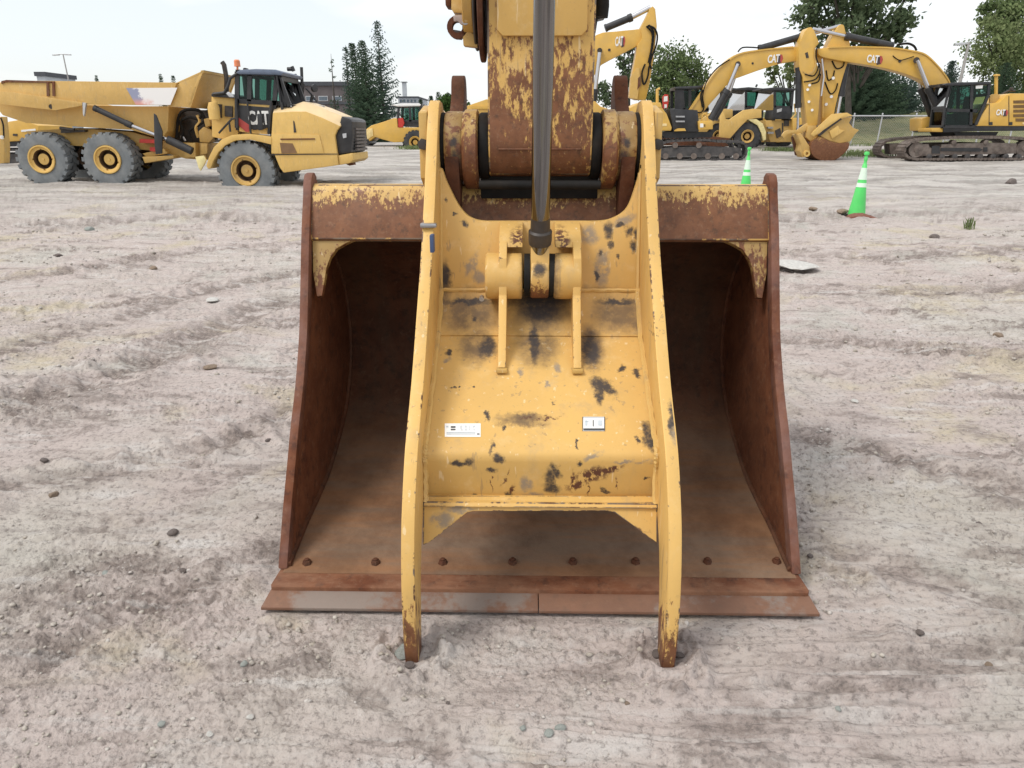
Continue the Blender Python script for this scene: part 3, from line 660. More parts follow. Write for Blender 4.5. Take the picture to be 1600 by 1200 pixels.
# linkage at the upper left of the stick
def lk(x0, x1, pyb, r, mat, name, par, n=40, Y=3.2):
    p0, p1 = P(x0, pyb, Y), P(x1, pyb, Y); zc = p0.z + r
    mm = MB(); mm.lathe([(.03, 0), (r - .004, 0), (r, .004), (r, p1.x - p0.x - .004), (r - .004, p1.x - p0.x), (.03, p1.x - p0.x)], (p0.x, Y, zc), (1, 0, 0), n)
    return mm.build(name, mat, par)
link = lk(727, 743, 62, .20, worn_paint('link_paint', (.58, .36, .105), chips=.6), 'power_link', EX)
lk(743.5, 748, 80, .215, M['dark'], 'dust_seal', link); lk(748.5, 751, 45, .16, M['steel'], 'pin_collar', link); lk(751.5, 759, 98, .25, M['rust_dark'], 'wear_disc', link)
m = MB(); m.prism([P(x, y, 3.12) for x, y in ((722, 40), (746, 58), (746, 74), (724, 71))], (0, .06, 0)); m.build('link_lug', M['yellow_old'], link, bevel=.003)
m = MB(); m.px([(705, -40), (728, -40), (728, 21), (709, 20), (705, 14)], 3.14, 3.3); m.build('pin_housing', M['yellow_old'], link, bevel=.004)
m = MB(); m.px([(694, -40), (704.5, -40), (704.5, 10), (696, 9)], 3.16, 3.26); m.build('pin_end', M['rust_dark'], link, bevel=.004)
m = MB(); m.px([(708, 24), (728, 23), (731, 30), (727, 39), (720, 38), (715, 33), (709, 33)], 3.09, 3.11); m.build('retaining_clip', plain('pale_worn_metal', (.42, .34, .31), .6, .25, 20), link, bevel=.002)
m = MB(); p = P(727, 34, 3.08); m.lathe([(.0, 0), (.012, .002), (.012, .016), (.006, .016)], p + Vector((0, -.005, 0)), (0, 1, 0), 12); m.build('clip_bolt', M['steel'], link)
ring = MB(); c0 = P(714.5, 42, 3.12); ring.lathe([(.020, 0), (.040, 0), (.040, .05), (.020, .05), (.020, 0)], c0, (0, 1, 0), 20); ring.build('pin_eye', M['rust_dark'], link)
m = MB(); m.px([(708, 46), (720, 48), (720, 59.5), (709, 58)], 3.125, 3.2); m.build('link_foot', M['dark'], link, bevel=.003)
m = MB(); m.tube([P(941, -60, 3.1), P(941, 10, 3.1), P(939, 27, 3.1)], .026, 14); m.build('hydraulic_hose', M['rubber'], EX)
m = MB(); m.px([(931, -40), (952, -40), (950, 10), (946, 27), (934, 30), (931, 50), (930, 54)], 3.14, 3.22); m.build('hose_guard', M['black'], EX, bevel=.005)

# bucket ---------------------------------------------------------------------
M['bucket_in'] = rust_steel('bucket_rust_and_shade', .5, (.120, .082, .052), (2, .35, .5), .55, low=(.07, .42, (.300, .158, .082)))  # rust and floor soil, with the back's shade and lit floor painted in
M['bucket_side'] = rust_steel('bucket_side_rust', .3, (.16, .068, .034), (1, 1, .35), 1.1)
M['bucket_edge'] = rust_steel('side_edge_rust', .6, (.27, .165, .145), (1, 1, .5))
M['beam'] = worn_paint('bucket_beam_paint', (.58, .38, .13), grad=(1.245, 1.43, 1.2), chips=1.0, grime=.6, streak=True, nsc=40)
M['corner'] = worn_paint('bucket_corner_paint', (.36, .235, .085), chips=1.3, grime=.9, grad=(.95, 1.35, .75), streak=True)
shell = [(2.36, .062), (2.50, .086), (2.655, .112), (2.85, .132), (3.04, .165), (3.254, .245), (3.42, .335), (3.546, .477), (3.595, .62), (3.58, .81), (3.504, .957), (3.38, 1.085), (3.24, 1.165), (3.12, 1.195)]
line = spline(shell, 3)
n = len(line); outl = []
for i, p in enumerate(line):
    a_, c_ = Vector(line[max(i - 1, 0)]), Vector(line[min(i + 1, n - 1)]); t = (c_ - a_).normalized()
    outl.append((p[0] + t.y * .025, p[1] - t.x * .025))
m = MB()
vs = [(x, y, z) for x in (-.94, .94) for y, z in line] + [(x, y, z) for x in (-.94, .94) for y, z in outl]
fs = []
for i in range(n - 1):
    fs += [(i, i + 1, n + i + 1, n + i), (2 * n + i, 3 * n + i, 3 * n + i + 1, 2 * n + i + 1), (i, 2 * n + i, 2 * n + i + 1, i + 1), (n + i, n + i + 1, 3 * n + i + 1, 3 * n + i)]
fs += [(0, n, 3 * n, 2 * n), (n - 1, 3 * n - 1, 4 * n - 1, 2 * n - 1)]
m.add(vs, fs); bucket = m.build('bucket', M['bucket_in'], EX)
sfront = [(2.385, .060), (2.498, .246), (2.602, .396), (2.679, .5095), (2.778, .635), (2.887, .812), (2.948, .955), (3.043, 1.1976), (3.120, 1.36)]
stop = [(3.135, 1.402), (3.155, 1.425), (3.185, 1.430), (3.212, 1.415)]
sback = [(3.30, 1.30), (3.45, 1.10), (3.60, .85), (3.625, .62), (3.58, .44), (3.44, .29), (3.26, .20), (3.04, .12), (2.655, .07), (2.45, .05)]
sp_ = spline(sfront, 3) + stop + sback
for s in (-1, 1):
    m = MB(); m.prism([(s * .930, y, z) for y, z in sp_], (s * .026, 0, 0)); m.build('side_plate', M['bucket_side'], bucket, bevel=.003)
    # thick leading edge bar
    m = MB(); fr = spline(sfront, 3) + [(3.135, 1.402)]; q = []
    for i, p in enumerate(fr):
        a_, c_ = Vector(fr[max(i - 1, 0)]), Vector(fr[min(i + 1, len(fr) - 1)]); t = (c_ - a_).normalized()
        q.append((p[0] - t.y * .012, p[1] + t.x * .012)); 
    ins = [(2 * p[0] - o[0] + .03, 2 * p[1] - o[1] - .012) for p, o in zip(fr, q)]
    m.prism([(s * .928, y, z) for y, z in q + [(3.15, 1.436), (3.19, 1.442), (3.225, 1.418)] + ins[::-1]], (s * .036, 0, 0))
    m.build('side_edge', M['bucket_edge'], bevel=.010, parent=bucket)
    # corner gusset under the beam
    px_ = [(488, 371), (556, 373), (540, 380), (526, 388), (516, 402), (510, 418), (507, 438), (503, 462), (495, 463), (489, 425)]
    sl = ((3.035, 1.19), (2.955, .975)); pts = []
    for x, y in px_:
        p = PP(x, y, (sl[0][0] + .03, sl[0][1]), (sl[1][0] + .03, sl[1][1])); pts.append(Vector((s * abs(p.x), p.y, p.z)))
    m = MB(); m.prism(pts, (0, .03, -.012)); m.build('corner_gusset', M['corner'], bucket, bevel=.003)
    # weld line up the inner corner
    m = MB(); m.tube([(s * .927, y - .004, z + .006) for y, z in line[1:-2]], .011, 6); m.build('weld_bead', M['rust_dark'], bucket)
# torque beam across the top
bprof = [(3.050, 1.187), (3.080, 1.265), (3.118, 1.365), (3.128, 1.382), (3.142, 1.394), (3.160, 1.398), (3.30, 1.385), (3.36, 1.33), (3.36, 1.22), (3.10, 1.172), (3.062, 1.175)]
m = MB(); m.prism([(-.929, y, z) for y, z in bprof], (1.858, 0, 0)); m.build('top_beam', M['beam'], bucket, bevel=.005, edge=M['edge_heavy'])
# ears round the pin
ear = [(3.02, 1.36), (3.05, 1.22), (3.30, 1.22), (3.42, 1.50), (3.46, 1.72), (3.44, 1.80), (3.39, 1.825), (3.34, 1.80), (3.31, 1.73), (3.20, 1.66), (3.06, 1.63), (3.0, 1.54), (2.995, 1.45)]
for s in (-1, 1):
    m = MB(); m.prism([(s * .312, y, z) for y, z in spline(ear + ear[:1], 3)[:-1]], (s * .056, 0, 0)); m.build('bucket_ear', M['rust_dark'], bucket, bevel=.006)
    m = MB(); m.lathe([(.05, .240), (.142, .240), (.152, .246), (.152, .290), (.142, .300), (.05, .300)], (0, 3.115, 1.532), (s, 0, 0), 44)
    m.build('ear_flange', worn_paint('ear_flange_paint%d' % (s + 1), (.40, .25, .08), chips=1.8, grime=.9, grad=(1.3, 1.9, 1.02), streak=True), bucket)
    m = MB(); m.lathe([(.05, .300), (.128, .300), (.132, .306), (.132, .362), (.128, .370), (.05, .370)], (0, 3.12, 1.545), (s, 0, 0), 40)
    m.build('pin_boss', worn_paint('bucket_boss_paint%d' % (s + 1), (.30, .19, .07), chips=1.8, grime=.9, grad=(1.2, 1.9, .98), spots=[(s * .33, -.13, 1.56, .02, .1, .025, 0), (s * .325, -.13, 1.49, .03, .1, .05, 0)]), bucket)
# base edge, cutting edge and bolts
m = MB(); q = lambda y: .957
m.prism([(-.958, 2.284, .052), (.958, 2.284, .052), (.966, 2.30, .052), (.950, 2.44, .070), (-.950, 2.44, .070), (-.966, 2.30, .052)], (0, 0, -.045))
m.build('base_edge', rust_steel('base_edge_rust', .7, (.30, .165, .100), (.8, 2, 1)), bucket, bevel=.006)
def ce_mat(nm):
    b = N(nm); c = rust_col(b, 8); c = b.mix(.6, c, (.25, .155, .11))
    x = b.sep()['X']
    nn = b.math('ADD', b.noise(2.2, 5, .6, b.mapping(b.tc, (3.3, 0, 0))), b.math('MULTIPLY', b.noise(30, 5, .7), .25))
    lft = b.math('MULTIPLY', b.ramp(x, .05, -.30), .06)
    c = b.mix(b.ramp(b.math('ADD', nn, lft), .63, .74, 0, .8), c, (.25, .215, .19))
    return b.done(c, .7, .2, b.bump(b.noise(60, 5, .7), .4, .004), .3)
cm = ce_mat('cutting_edge_steel')
for x0, x1, f0, f1 in ((-.960, -.0015, -.977, -.0015), (.0015, .960, .0015, .977)):
    m = MB(); m.add([(f0, 2.212, .004), (f1, 2.212, .004), (x1, 2.40, .004), (x0, 2.40, .004), (f0, 2.212, .016), (f1, 2.212, .016), (x1 * 1.003, 2.288, .038), (x0 * 1.003, 2.288, .038), (x1, 2.40, .038), (x0, 2.40, .038)],
        [(3, 2, 1, 0), (0, 1, 5, 4), (4, 5, 6, 7), (7, 6, 8, 9), (2, 3, 9, 8), (1, 2, 8, 6, 5), (0, 4, 7, 9, 3)])
    m.build('cutting_edge', cm, bucket, bevel=.003)
bm_ = MB(); bm_.cyl((0, 0, -.01), (0, 0, .011), .021, .015, 6); bm_.lathe([(.010, .011), (.010, .016), (.006, .018)], (0, 0, 0), (0, 0, 1), 8); bolt = bm_.mesh('bolt', M['rust_dark'], bevel=.003)
for px_ in (480, 587, 692, 801, 895, 993, 1105, 1213):
    p = PZ(px_, 880, .07); p.z = .058 + (p.y - 2.284) * .115
    place(bolt, 'edge_bolt', p, bucket, (0, 0, random.random() * 2))
# ------------------------------------------------------------------ shared builders for the machines behind
def wheel_meshes(Rr, wd, rim_r, lugs=22, nm='tyre', tm='tyre', rm='yellow'):
    """axis along Y, outer face towards -Y, centred on the outer face plane"""
    m = MB()
    m.lathe([(rim_r, .03), (rim_r * 1.06, .0), (Rr * .72, -.02), (Rr * .90, .0), (Rr * .955, .06), (Rr * .965, wd * .5), (Rr * .955, wd - .06), (Rr * .88, wd), (rim_r, wd)], (0, 0, 0), (0, 1, 0), 40, 0, False)
    for k in range(lugs):
        for side in (0, 1):
            a0 = 2 * math.pi * (k + .5 * side) / lugs; q = []
            for (da, y) in ((0, -.002 if not side else wd + .002), (.55 * 2 * math.pi / lugs, -.002 if not side else wd + .002), (.95 * 2 * math.pi / lugs, wd * .5), (.45 * 2 * math.pi / lugs, wd * .5)):
                q.append((a0 + da, y))
            vs = [(math.cos(a) * r_, y, math.sin(a) * r_) for r_ in (Rr * .90 if True else 0, Rr) for a, y in q]
            m.add(vs, [(0, 1, 2, 3), (7, 6, 5, 4), (0, 4, 5, 1), (1, 5, 6, 2), (2, 6, 7, 3), (3, 7, 4, 0)])
    ty = m.mesh(nm, M[tm], sharp=30)
    m = MB()
    m.lathe([(rim_r * 1.02, .01), (rim_r * 1.0, -.035), (rim_r * .92, -.035), (rim_r * .86, .03), (rim_r * .70, .05)], (0, 0, 0), (0, 1, 0), 32, 0, False)
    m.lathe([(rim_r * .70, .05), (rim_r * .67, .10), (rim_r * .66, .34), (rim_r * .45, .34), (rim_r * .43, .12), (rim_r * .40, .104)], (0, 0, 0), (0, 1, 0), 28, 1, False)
    m.lathe([(.0, .07), (rim_r * .09, .07), (rim_r * .10, .10), (rim_r * .36, .098), (rim_r * .405, .105)], (0, 0, 0), (0, 1, 0), 28, 0, False)
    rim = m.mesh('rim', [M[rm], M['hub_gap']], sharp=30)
    return ty, rim
def put_wheel(ms, loc, parent, face=True):
    rot = (0, random.random() * 6, 0) if face else (0, random.random() * 6, math.pi)
    t = place(ms[0], 'wheel', loc, parent, rot)
    r_ = bpy.data.objects.new('rim', ms[1]); COL.objects.link(r_); r_.parent = t; WB[r_.name] = Vector(loc)
    return t
def text_mesh(txt, size, bold=.012):
    cu = bpy.data.curves.new('lettering', 'FONT'); cu.body = txt; cu.size = size; cu.offset = bold * size; cu.extrude = .004; cu.align_x = 'CENTER'; cu.align_y = 'CENTER'
    cu.space_character = .92
    o = bpy.data.objects.new('tmp_text', cu); COL.objects.link(o)
    dg = bpy.context.evaluated_depsgraph_get(); dg.update()
    me = bpy.data.meshes.new_from_object(o.evaluated_get(dg)); bpy.data.objects.remove(o); bpy.data.curves.remove(cu)
    return me
def lettering(txt, x0, y0, x1, y1, Y, parent, mat, slant=0.0, name='lettering'):
    """raised letters filling a photo box on plane Y, facing -Y"""
    me = text_mesh(txt, 1.0, .03); a, c = P(x0, y1, Y), P(x1, y0, Y)
    xs = [v.co.x for v in me.vertices]; ys = [v.co.y for v in me.vertices]
    sx = (c.x - a.x) / (max(xs) - min(xs)); sz = (c.z - a.z) / (max(ys) - min(ys)); b = WB[parent.name]
    rise_ = slant * (c.x - a.x)
    for v in me.vertices:
        u = (v.co.x - min(xs)) * sx
        v.co = Vector((a.x + u, Y + (0 if v.co.z > 0 else .01), a.z + (v.co.y - min(ys)) * sz + slant * u)) - b
    me.name = name; me.materials.clear(); me.materials.append(M[mat] if isinstance(mat, str) else mat)
    o = bpy.data.objects.new(name, me); COL.objects.link(o); o.parent = parent; WB[o.name] = b
    return o
def badge(x0, y0, x1, y1, Y, parent, slant=0.0):
    """three white letters over a dark and red hexagonal patch at their right"""
    w_, h_ = x1 - x0, y1 - y0; sl = -slant * w_ * .9
    m = MB(); m.px([(x0 + w_ * .62, y0 + h_ * .1 + sl), (x1 - w_ * .02, y0 + h_ * .08 + sl), (x1 + w_ * .03, y0 + h_ * .45 + sl), (x1 - w_ * .08, y1 + sl), (x0 + w_ * .66, y1 + h_ * .12 + sl)], Y - .012, Y - .004)
    m.build('logo_patch', M['logo_dark'], parent)
    m = MB(); m.px([(x1 - w_ * .10, y0 + h_ * .05 + sl), (x1 + w_ * .02, y0 + h_ * .12 + sl), (x1 + w_ * .07, y0 + h_ * .5 + sl), (x1 - w_ * .06, y1 + h_ * .05 + sl), (x1 - w_ * .12, y0 + h_ * .8 + sl)], Y - .014, Y - .004)
    m.build('logo_flash', M['logo_red'], parent)
    lettering('CAT', x0, y0, x1 - w_ * .14, y1 - h_ * .08, Y - .026, parent, 'white', slant)
M['logo_dark'] = plain('logo_black', (.05, .03, .035), .5); M['logo_red'] = plain('logo_red_print', (.42, .06, .05), .5)
def belt(mb, outline, Y0, Y1, th=.07, mi=0, pitch=.19):
    """crawler belt: outline is a closed list of world (x, z); shoes with grousers along it"""
    n_ = len(outline); cx = sum(p[0] for p in outline) / n_; cz = sum(p[1] for p in outline) / n_
    o = [Vector((x, 0, z)) for x, z in outline]; per = []
    for i in range(n_):
        a, c = o[i], o[(i + 1) % n_]; k = max(1, int((c - a).length / pitch))
        per += [a + (c - a) * (j / k) for j in range(k)]
    m_ = len(per)
    for i in range(m_):
        a, c = per[i], per[(i + 1) % m_]; t = (c - a)
        if t.length < 1e-4: continue
        t.normalize(); nr = Vector((-t.z, 0, t.x))
        if nr.dot(a - Vector((cx, 0, cz))) > 0: nr = -nr          # inward
        g0, g1 = .04, .96; d = c - a
        p = [a + d * g0, a + d * g1, a + d * g1 + nr * th, a + d * g0 + nr * th]
        mb.prism([Vector((q.x, Y0, q.z)) for q in p], (0, Y1 - Y0, 0), mi)
        p = [a + d * .42 - nr * .035, a + d * .58 - nr * .035, a + d * .62, a + d * .38]
        mb.prism([Vector((q.x, Y0, q.z)) for q in p], (0, Y1 - Y0, 0), mi)
def xz(pts, Y): return [(P(x, y, Y).x, P(x, y, Y).z) for x, y in pts]
def hose(pts, Y, r, parent, mat='rubber', name='hydraulic_hose'):
    m = MB(); m.tube(spline([tuple(P(x, y, Y)) for x, y in pts], 5), r, 6); return m.build(name, M[mat], parent)
def ram(px0, px1, px2, Y, rb, rr, parent, name='hydraulic_cylinder', Y2=None):
    """barrel px0 -> px1, rod px1 -> px2"""
    m = MB(); a, c, e = P(*px0, Y), P(*px1, Y), P(*px2, Y2 or Y)
    m.cyl(a, c, rb, n=14); ax = (c - a).normalized(); m.cyl(c - ax * .18, c + ax * .02, rb * 1.18, n=14); m.cyl(a - ax * .02, a + ax * .08, rb * 1.12, n=14)
    o = m.build(name, M['black'], parent)
    m = MB(); m.cyl(c, e, rr, n=12); m.build('rod', M['silver'], o); return o
def base_at(px, py, Y):
    v = P(px, py, Y); return Vector((v.x, Y, gz(v.x, Y)))
def cab(parent, posts, panes, Y0, Y1, w_=.09, mat='black', nm='cab'):
    """open frame: bars on the near and the far side, cross rails at the corners; panes of glass between"""
    m = MB()
    for a, c in posts:
        for Yq, dy in ((Y0, .08), (Y1 - .08, .08)):
            p, q = P(*a, Y0), P(*c, Y0); p.y = q.y = Yq; m.bar(p, q, w_, dy)
    cs = {a for s_ in posts for a in s_}
    for a in cs:
        p = P(*a, Y0); m.box(p.x - w_ / 2, p.x + w_ / 2, Y0 + .08, Y1 - .08, p.z - w_ / 2, p.z + w_ / 2)
    o = m.build(nm, M[mat], parent)
    for q in panes:
        mm = MB(); mm.px(q, Y0 + .03, Y0 + .042); mm.build('window_pane', M['glass'], o)
        mm = MB(); pts = [P(x, y, Y0) + Vector((0, Y1 - Y0 - .05, 0)) for x, y in q]; mm.prism(pts, (0, .012, 0)); mm.build('window_pane', M['glass'], o)
    return o

# ------------------------------------------------------------------ dump truck at the left, facing right
YT, YF = 24.1, 23.3
T = thing('dump_truck', 'articulated dump truck with worn dump bed and dusty tyres, facing right', 'dump truck', base_at(230, 290, YT))
wm = wheel_meshes(.82, .62, .42)
for px_, py_ in ((65, 249), (168, 249.5)):
    put_wheel(wm, P(px_, py_, YT), T); put_wheel(wm, P(px_, py_, YT) + Vector((0, 2.75, 0)), T, False)
fw = wheel_meshes(.88, .62, .44, rm='yellow_old')
put_wheel(fw, P(384, 267, YF), T); put_wheel(fw, P(384, 267, YF) + Vector((0, 2.75, 0)), T, False)
ym, yo = M['yellow'], M['yellow_old']
M['bonnet'] = plain('pale_bonnet', (.72, .54, .30), .4, .08, 2)  # bonnet given a paler yellow than the hood sides
# dump bed
M['bed'] = worn_paint('dump_bed_paint', (.60, .385, .125), chips=.5, grime=.55)
m = MB(); m.px([(-12, 137), (130, 164), (205, 166), (264, 166), (262, 205), (253, 217), (205, 203), (150, 200), (40, 192), (4, 180), (-12, 160)], YT + .35, YT + 2.65)
bed = m.build('dump_bed', M['bed'], T, bevel=.02)
m = MB(); m.px([(2, 127), (10, 125.5), (276, 129), (264, 164.5), (130, 163), (86, 172.5), (-14, 161), (-14, 142)], YT + .02, YT + .14)
m.px([(2, 127), (10, 125.5), (276, 129), (264, 164.5), (130, 163), (-14, 161), (-14, 142)], YT + 2.8, YT + 2.92)
m.build('bed_side', M['bed'], bed, bevel=.015)
m = MB(); m.px([(-14, 142), (20, 144), (128, 160), (128, 165), (86, 172.5), (-14, 161)], YT - .05, YT + .02)
m.build('side_rib', M['bed'], bed, bevel=.01)
rm_ = MB(); rm_.px([(2, 126.5), (10, 124.8), (80, 127), (80, 129.5), (8, 128.5), (2, 131)], YT - .01, YT + .16); rm_.build('rusty_rail', M['rust'], bed)
for x in (74, 83):
    m = MB(); m.px([(x - 1.8, 127), (x + 1.8, 127), (x + 2.6, 150), (x - 1.2, 150)], YT - .02, YT + .02); m.build('bed_rib', M['rust'], bed)
m = MB(); m.cyl(P(80, 166.5, YT - .06), P(80, 166.5, YT), .07, n=12); m.build('pivot_pin', M['dark'], bed)
# headboard with its canopy flared towards the front
a0, a1 = P(264, 166, YT + .02), P(276, 129, YT + .02); tp = P(303, 110, YT + .3)
near = [P(264, 166, YT + .02), P(275, 131, YT + .02), P(317, 110, YT + .2), P(305, 165, YT + .3)]
m = MB(); m.prism([P(262, 166, YT + .1), P(278, 129, YT + .1), P(318, 110, YT + .1), P(308, 137, YT + .1), P(298, 168, YT + .1)], (0, .07, 0))
m.prism([P(262, 166, YT + .1) + Vector((0, 2.7, 0)), P(278, 129, YT + .1) + Vector((0, 2.7, 0)), P(318, 110, YT + .1) + Vector((0, 2.7, 0)), P(298, 168, YT + .1) + Vector((0, 2.7, 0))], (0, .07, 0))
pl = [P(318, 110, YT + .1), P(307, 137, YT + .1), P(297, 168, YT + .1)]
for p, q in zip(pl[:-1], pl[1:]):
    m.add([p, q, q + Vector((0, 2.75, 0)), p + Vector((0, 2.75, 0)), p + Vector((-.08, 0, 0)), q + Vector((-.08, 0, 0)), q + Vector((-.08, 2.75, 0)), p + Vector((-.08, 2.75, 0))],
          [(0, 1, 2, 3), (7, 6, 5, 4), (0, 4, 5, 1), (1, 5, 6, 2), (2, 6, 7, 3), (3, 7, 4, 0)])
tq = [P(276, 129, YT + .1), P(318, 110, YT + .1)]
m.add([tq[0], tq[1], tq[1] + Vector((0, 2.75, 0)), tq[0] + Vector((0, 2.75, 0)), tq[0] - Vector((0, 0, .06)), tq[1] - Vector((0, 0, .06)), tq[1] + Vector((0, 2.75, -.06)), tq[0] + Vector((0, 2.75, -.06))],
      [(0, 1, 2, 3), (7, 6, 5, 4), (0, 4, 5, 1), (1, 5, 6, 2), (2, 6, 7, 3), (3, 7, 4, 0)])
m.build('headboard', M['bed'], bed, bevel=.01)
# faded decal on the bed side
b = N('faded_decal'); x = b.sep()['X']; bx = P(230, 150, YT).x - T.location.x; k = b.math('ADD', b.math('SUBTRACT', x, P(216, 150, YT).x - T.location.x), b.math('MULTIPLY', b.math('SUBTRACT', b.noise(3, 5, .7), .5), 1.3))
cc = b.mix(b.ramp(k, -.05, .12), (.28, .30, .42), (.80, .79, .78)); cc = b.mix(b.math('MULTIPLY', b.ramp(b.math('SUBTRACT', b.sep()['Z'], P(216, 158, YT).z - T.location.z), .12, -.12), b.ramp(k, .45, .05)), cc, (.70, .32, .26))
m = MB(); m.px([(197, 137.5), (277, 137), (266, 164), (212, 163.5)], YT + .008, YT + .02); m.build('decal', b.done(cc, .5), bed, label='faded white decal with a blue and red corner')
# rear frame, suspension, hoist ram
m = MB(); m.px([(40, 205), (120, 200), (205, 206), (262, 222), (322, 224), (322, 250), (290, 248), (250, 237), (205, 232), (120, 228), (50, 225)], YT + .7, YT + 2.0)
fr = m.build('rear_frame', yo, T, bevel=.02)
m = MB(); m.px([(222, 245), (270, 243), (272, 247), (226, 255)], YT + .3, YT + .9); m.px([(222, 240), (256, 232), (262, 240), (230, 246)], YT + .5, YT + .9); m.build('axle_arm', yo, T, bevel=.02)
m = MB(); m.px([(218, 217), (242, 218), (242, 224), (218, 223)], YT + .4, YT + .7); m.px([(234, 230), (243, 230), (243, 237), (234, 236)], YT + .4, YT + .7); m.build('side_marker', M['red'], T)
m = MB(); m.cyl(P(94, 200, YT + .3), P(116, 203, YT + .3), .05); m.px([(95, 203), (132, 203), (132, 206), (95, 208)], YT + .5, YT + .9); m.build('frame_bracket', M['dark'], T)
ho = ram((148, 169), (205, 196), (262, 218), YT + .1, .085, .055, T, 'hoist_cylinder')
m = MB(); m.cyl(P(262, 218, YT + .1), P(300, 236, YT + .1), .12); m.build('cylinder_foot', M['black'], ho)
m = MB(); m.px([(240, 177), (244, 180), (253.5, 205), (253, 240), (243, 241), (241, 222)], YT - .05, YT + .0); m.build('mud_flap', M['black'], T, bevel=.01)
m = MB(); m.px([(129, 160), (134, 161), (132, 177), (131, 182), (129.5, 178)], YT - .06, YT + .02); m.build('safety_pin', M['galv'], bed)
# hitch: dark clutter between the bed and the cab unit
m = MB()
m.px([(276, 178), (290, 171), (322, 172), (330, 165), (330, 222), (300, 224), (272, 222), (274, 195)], YT + 1.2, YT + 2.3)
m.build('hitch', M['dark'], T, bevel=.03)
for pts, r_, mt in (([(276, 215), (280, 180), (296, 171), (315, 176), (322, 200)], .05, 'rubber'), ([(283, 222), (286, 205), (282, 190), (296, 183), (310, 186), (316, 178)], .045, 'rubber'), ([(300, 222), (296, 205), (310, 196), (322, 188)], .04, 'rubber'),
                    ([(327, 192), (334, 196), (340, 208), (343, 218)], .04, 'white'), ([(318, 190), (330, 200), (338, 218)], .05, 'rubber'), ([(290, 220), (284, 212), (283, 225)], .03, 'steel'), ([(324, 180), (330, 172), (329, 160)], .06, 'black'), ([(310, 215), (306, 200), (312, 190), (308, 180)], .05, 'yellow_old')):
    hose(pts, YT + .75, r_, T, mt)
m = MB(); m.px([(310, 205), (318, 198), (330, 203), (334, 215), (326, 223), (312, 222)], YT + .6, YT + 1.0); m.px([(313, 224), (324, 224), (324, 240), (313, 242)], YT + .5, YT + .9); m.px([(290, 224), (305, 223), (306, 246), (288, 246)], YT + .4, YT + 1.3); m.px([(318, 186), (326, 184), (329, 196), (321, 199)], YT + .5, YT + .8)
m.build('hitch_casting', yo, T, bevel=.02)
m = MB(); m.px([(305, 245), (318, 243), (322, 250), (319, 257), (313, 267), (310, 262)], YF + .05, YF + .12); m.build('mud_guard', plain('pale_yellow_plastic', (.72, .62, .30), .5), T, bevel=.01)
# front unit
m = MB()
m.px([(330, 150), (372, 152), (372, 214), (352, 218), (331, 214)], YF + .4, YF + 2.3)
m.build('engine_deck', ym, T, bevel=.03)
for x0, x1, y0, y1 in ((333, 346, 162, 184), (351, 363, 165, 183)):
    m = MB(); m.px([(x0, y0), (x1, y0 + 1), (x1, y1), (x0, y1 - 1)], YF + .34, YF + .42); m.build('vent_opening', M['dark'], T)
m = MB(); m.lathe([(0, 0), (.16, .02), (.17, .35), (.12, .5), (0, .52)], P(336, 188, YF + .1), (0, 0, 1), 16); m.build('filter_can', ym, T)
m = MB(); m.px([(330, 146), (348, 145), (372, 150), (372, 154), (330, 151)], YF + .3, YF + 2.3); m.build('deck_lid', M['black'], T, bevel=.02)
# fender sweeping over the front wheel
arc = [(322, 259), (326, 246), (334, 230), (346, 218), (362, 211), (384, 209), (404, 211), (424, 214)]; arc2 = [(424, 226), (408, 222), (390, 218), (368, 219.5), (352, 227), (341, 238), (333, 252), (329, 263), (325, 264)]
m = MB(); m.px(arc + arc2, YF - .05, YF + .75); m.build('fender', ym, T, bevel=.02)
hoodp = [(424, 208), (426, 176), (456, 174), (478, 174), (504, 184), (532, 197), (527, 203), (523, 212), (527, 243), (529, 258), (443, 270), (437, 262), (428, 240), (424, 228)]
m = MB(); m.px(hoodp, YF, YF + 2.35); hood = m.build('hood', ym, T, bevel=.03)
lo_ = [(426, 176), (456, 174), (478, 174), (504, 184), (532, 197)]; hi_ = [(430, 166), (456, 165), (474, 158.5), (500, 167), (534, 181)]
m = MB(); vs = []
for (x, y), (u, v) in zip(lo_, hi_):
    A0 = P(x, y, YF) + Vector((0, .004, -.01)); B0 = P(u, v, YF + .45); vs += [A0, B0, B0 + Vector((0, 1.45, 0)), A0 + Vector((0, 2.34, 0))]
fs = [(4 * i + k, 4 * i + k + 1, 4 * i + k + 5, 4 * i + k + 4) for i in range(4) for k in range(3)] + [(4 * i, 4 * i + 4, 4 * i + 7, 4 * i + 3) for i in range(4)] + [(0, 1, 2, 3), (19, 18, 17, 16)]
m.add(vs, fs); m.build('bonnet', M['bonnet'], hood, bevel=.015)
m = MB(); m.px([(424, 209), (499, 211), (506, 240), (424, 240)], YF - .03, YF); hp = m.build('step_panel', ym, hood, bevel=.01)
m = MB(); m.px([(437, 223), (457, 224), (464, 239), (440, 240)], YF - .045, YF - .02); m.build('step_recess', plain('shaded_step_tread', (.20, .11, .05), .6), hp)
m = MB(); m.px([(438, 216.5), (492, 216), (492, 218), (438, 218.5)], YF - .05, YF - .02); m.build('grab_slot', M['rust'], hp)
m = MB(); m.px([(424, 241), (507, 240), (528, 240), (528, 241.2), (424, 242.4)], YF - .012, YF); m.build('panel_seam', M['dark'], hood)
m = MB(); m.px([(458, 188), (460, 190), (463, 207), (459, 207)], YF - .01, YF + .01); m.build('hood_vent', M['dark'], hood)
m = MB(); m.box(*(lambda p: (p.x - .06, p.x + .06, YF + 1, YF + 1.2, p.z - .02, p.z + .03))(P(488, 164, YF))); m.build('hood_latch', M['galv'], hood)
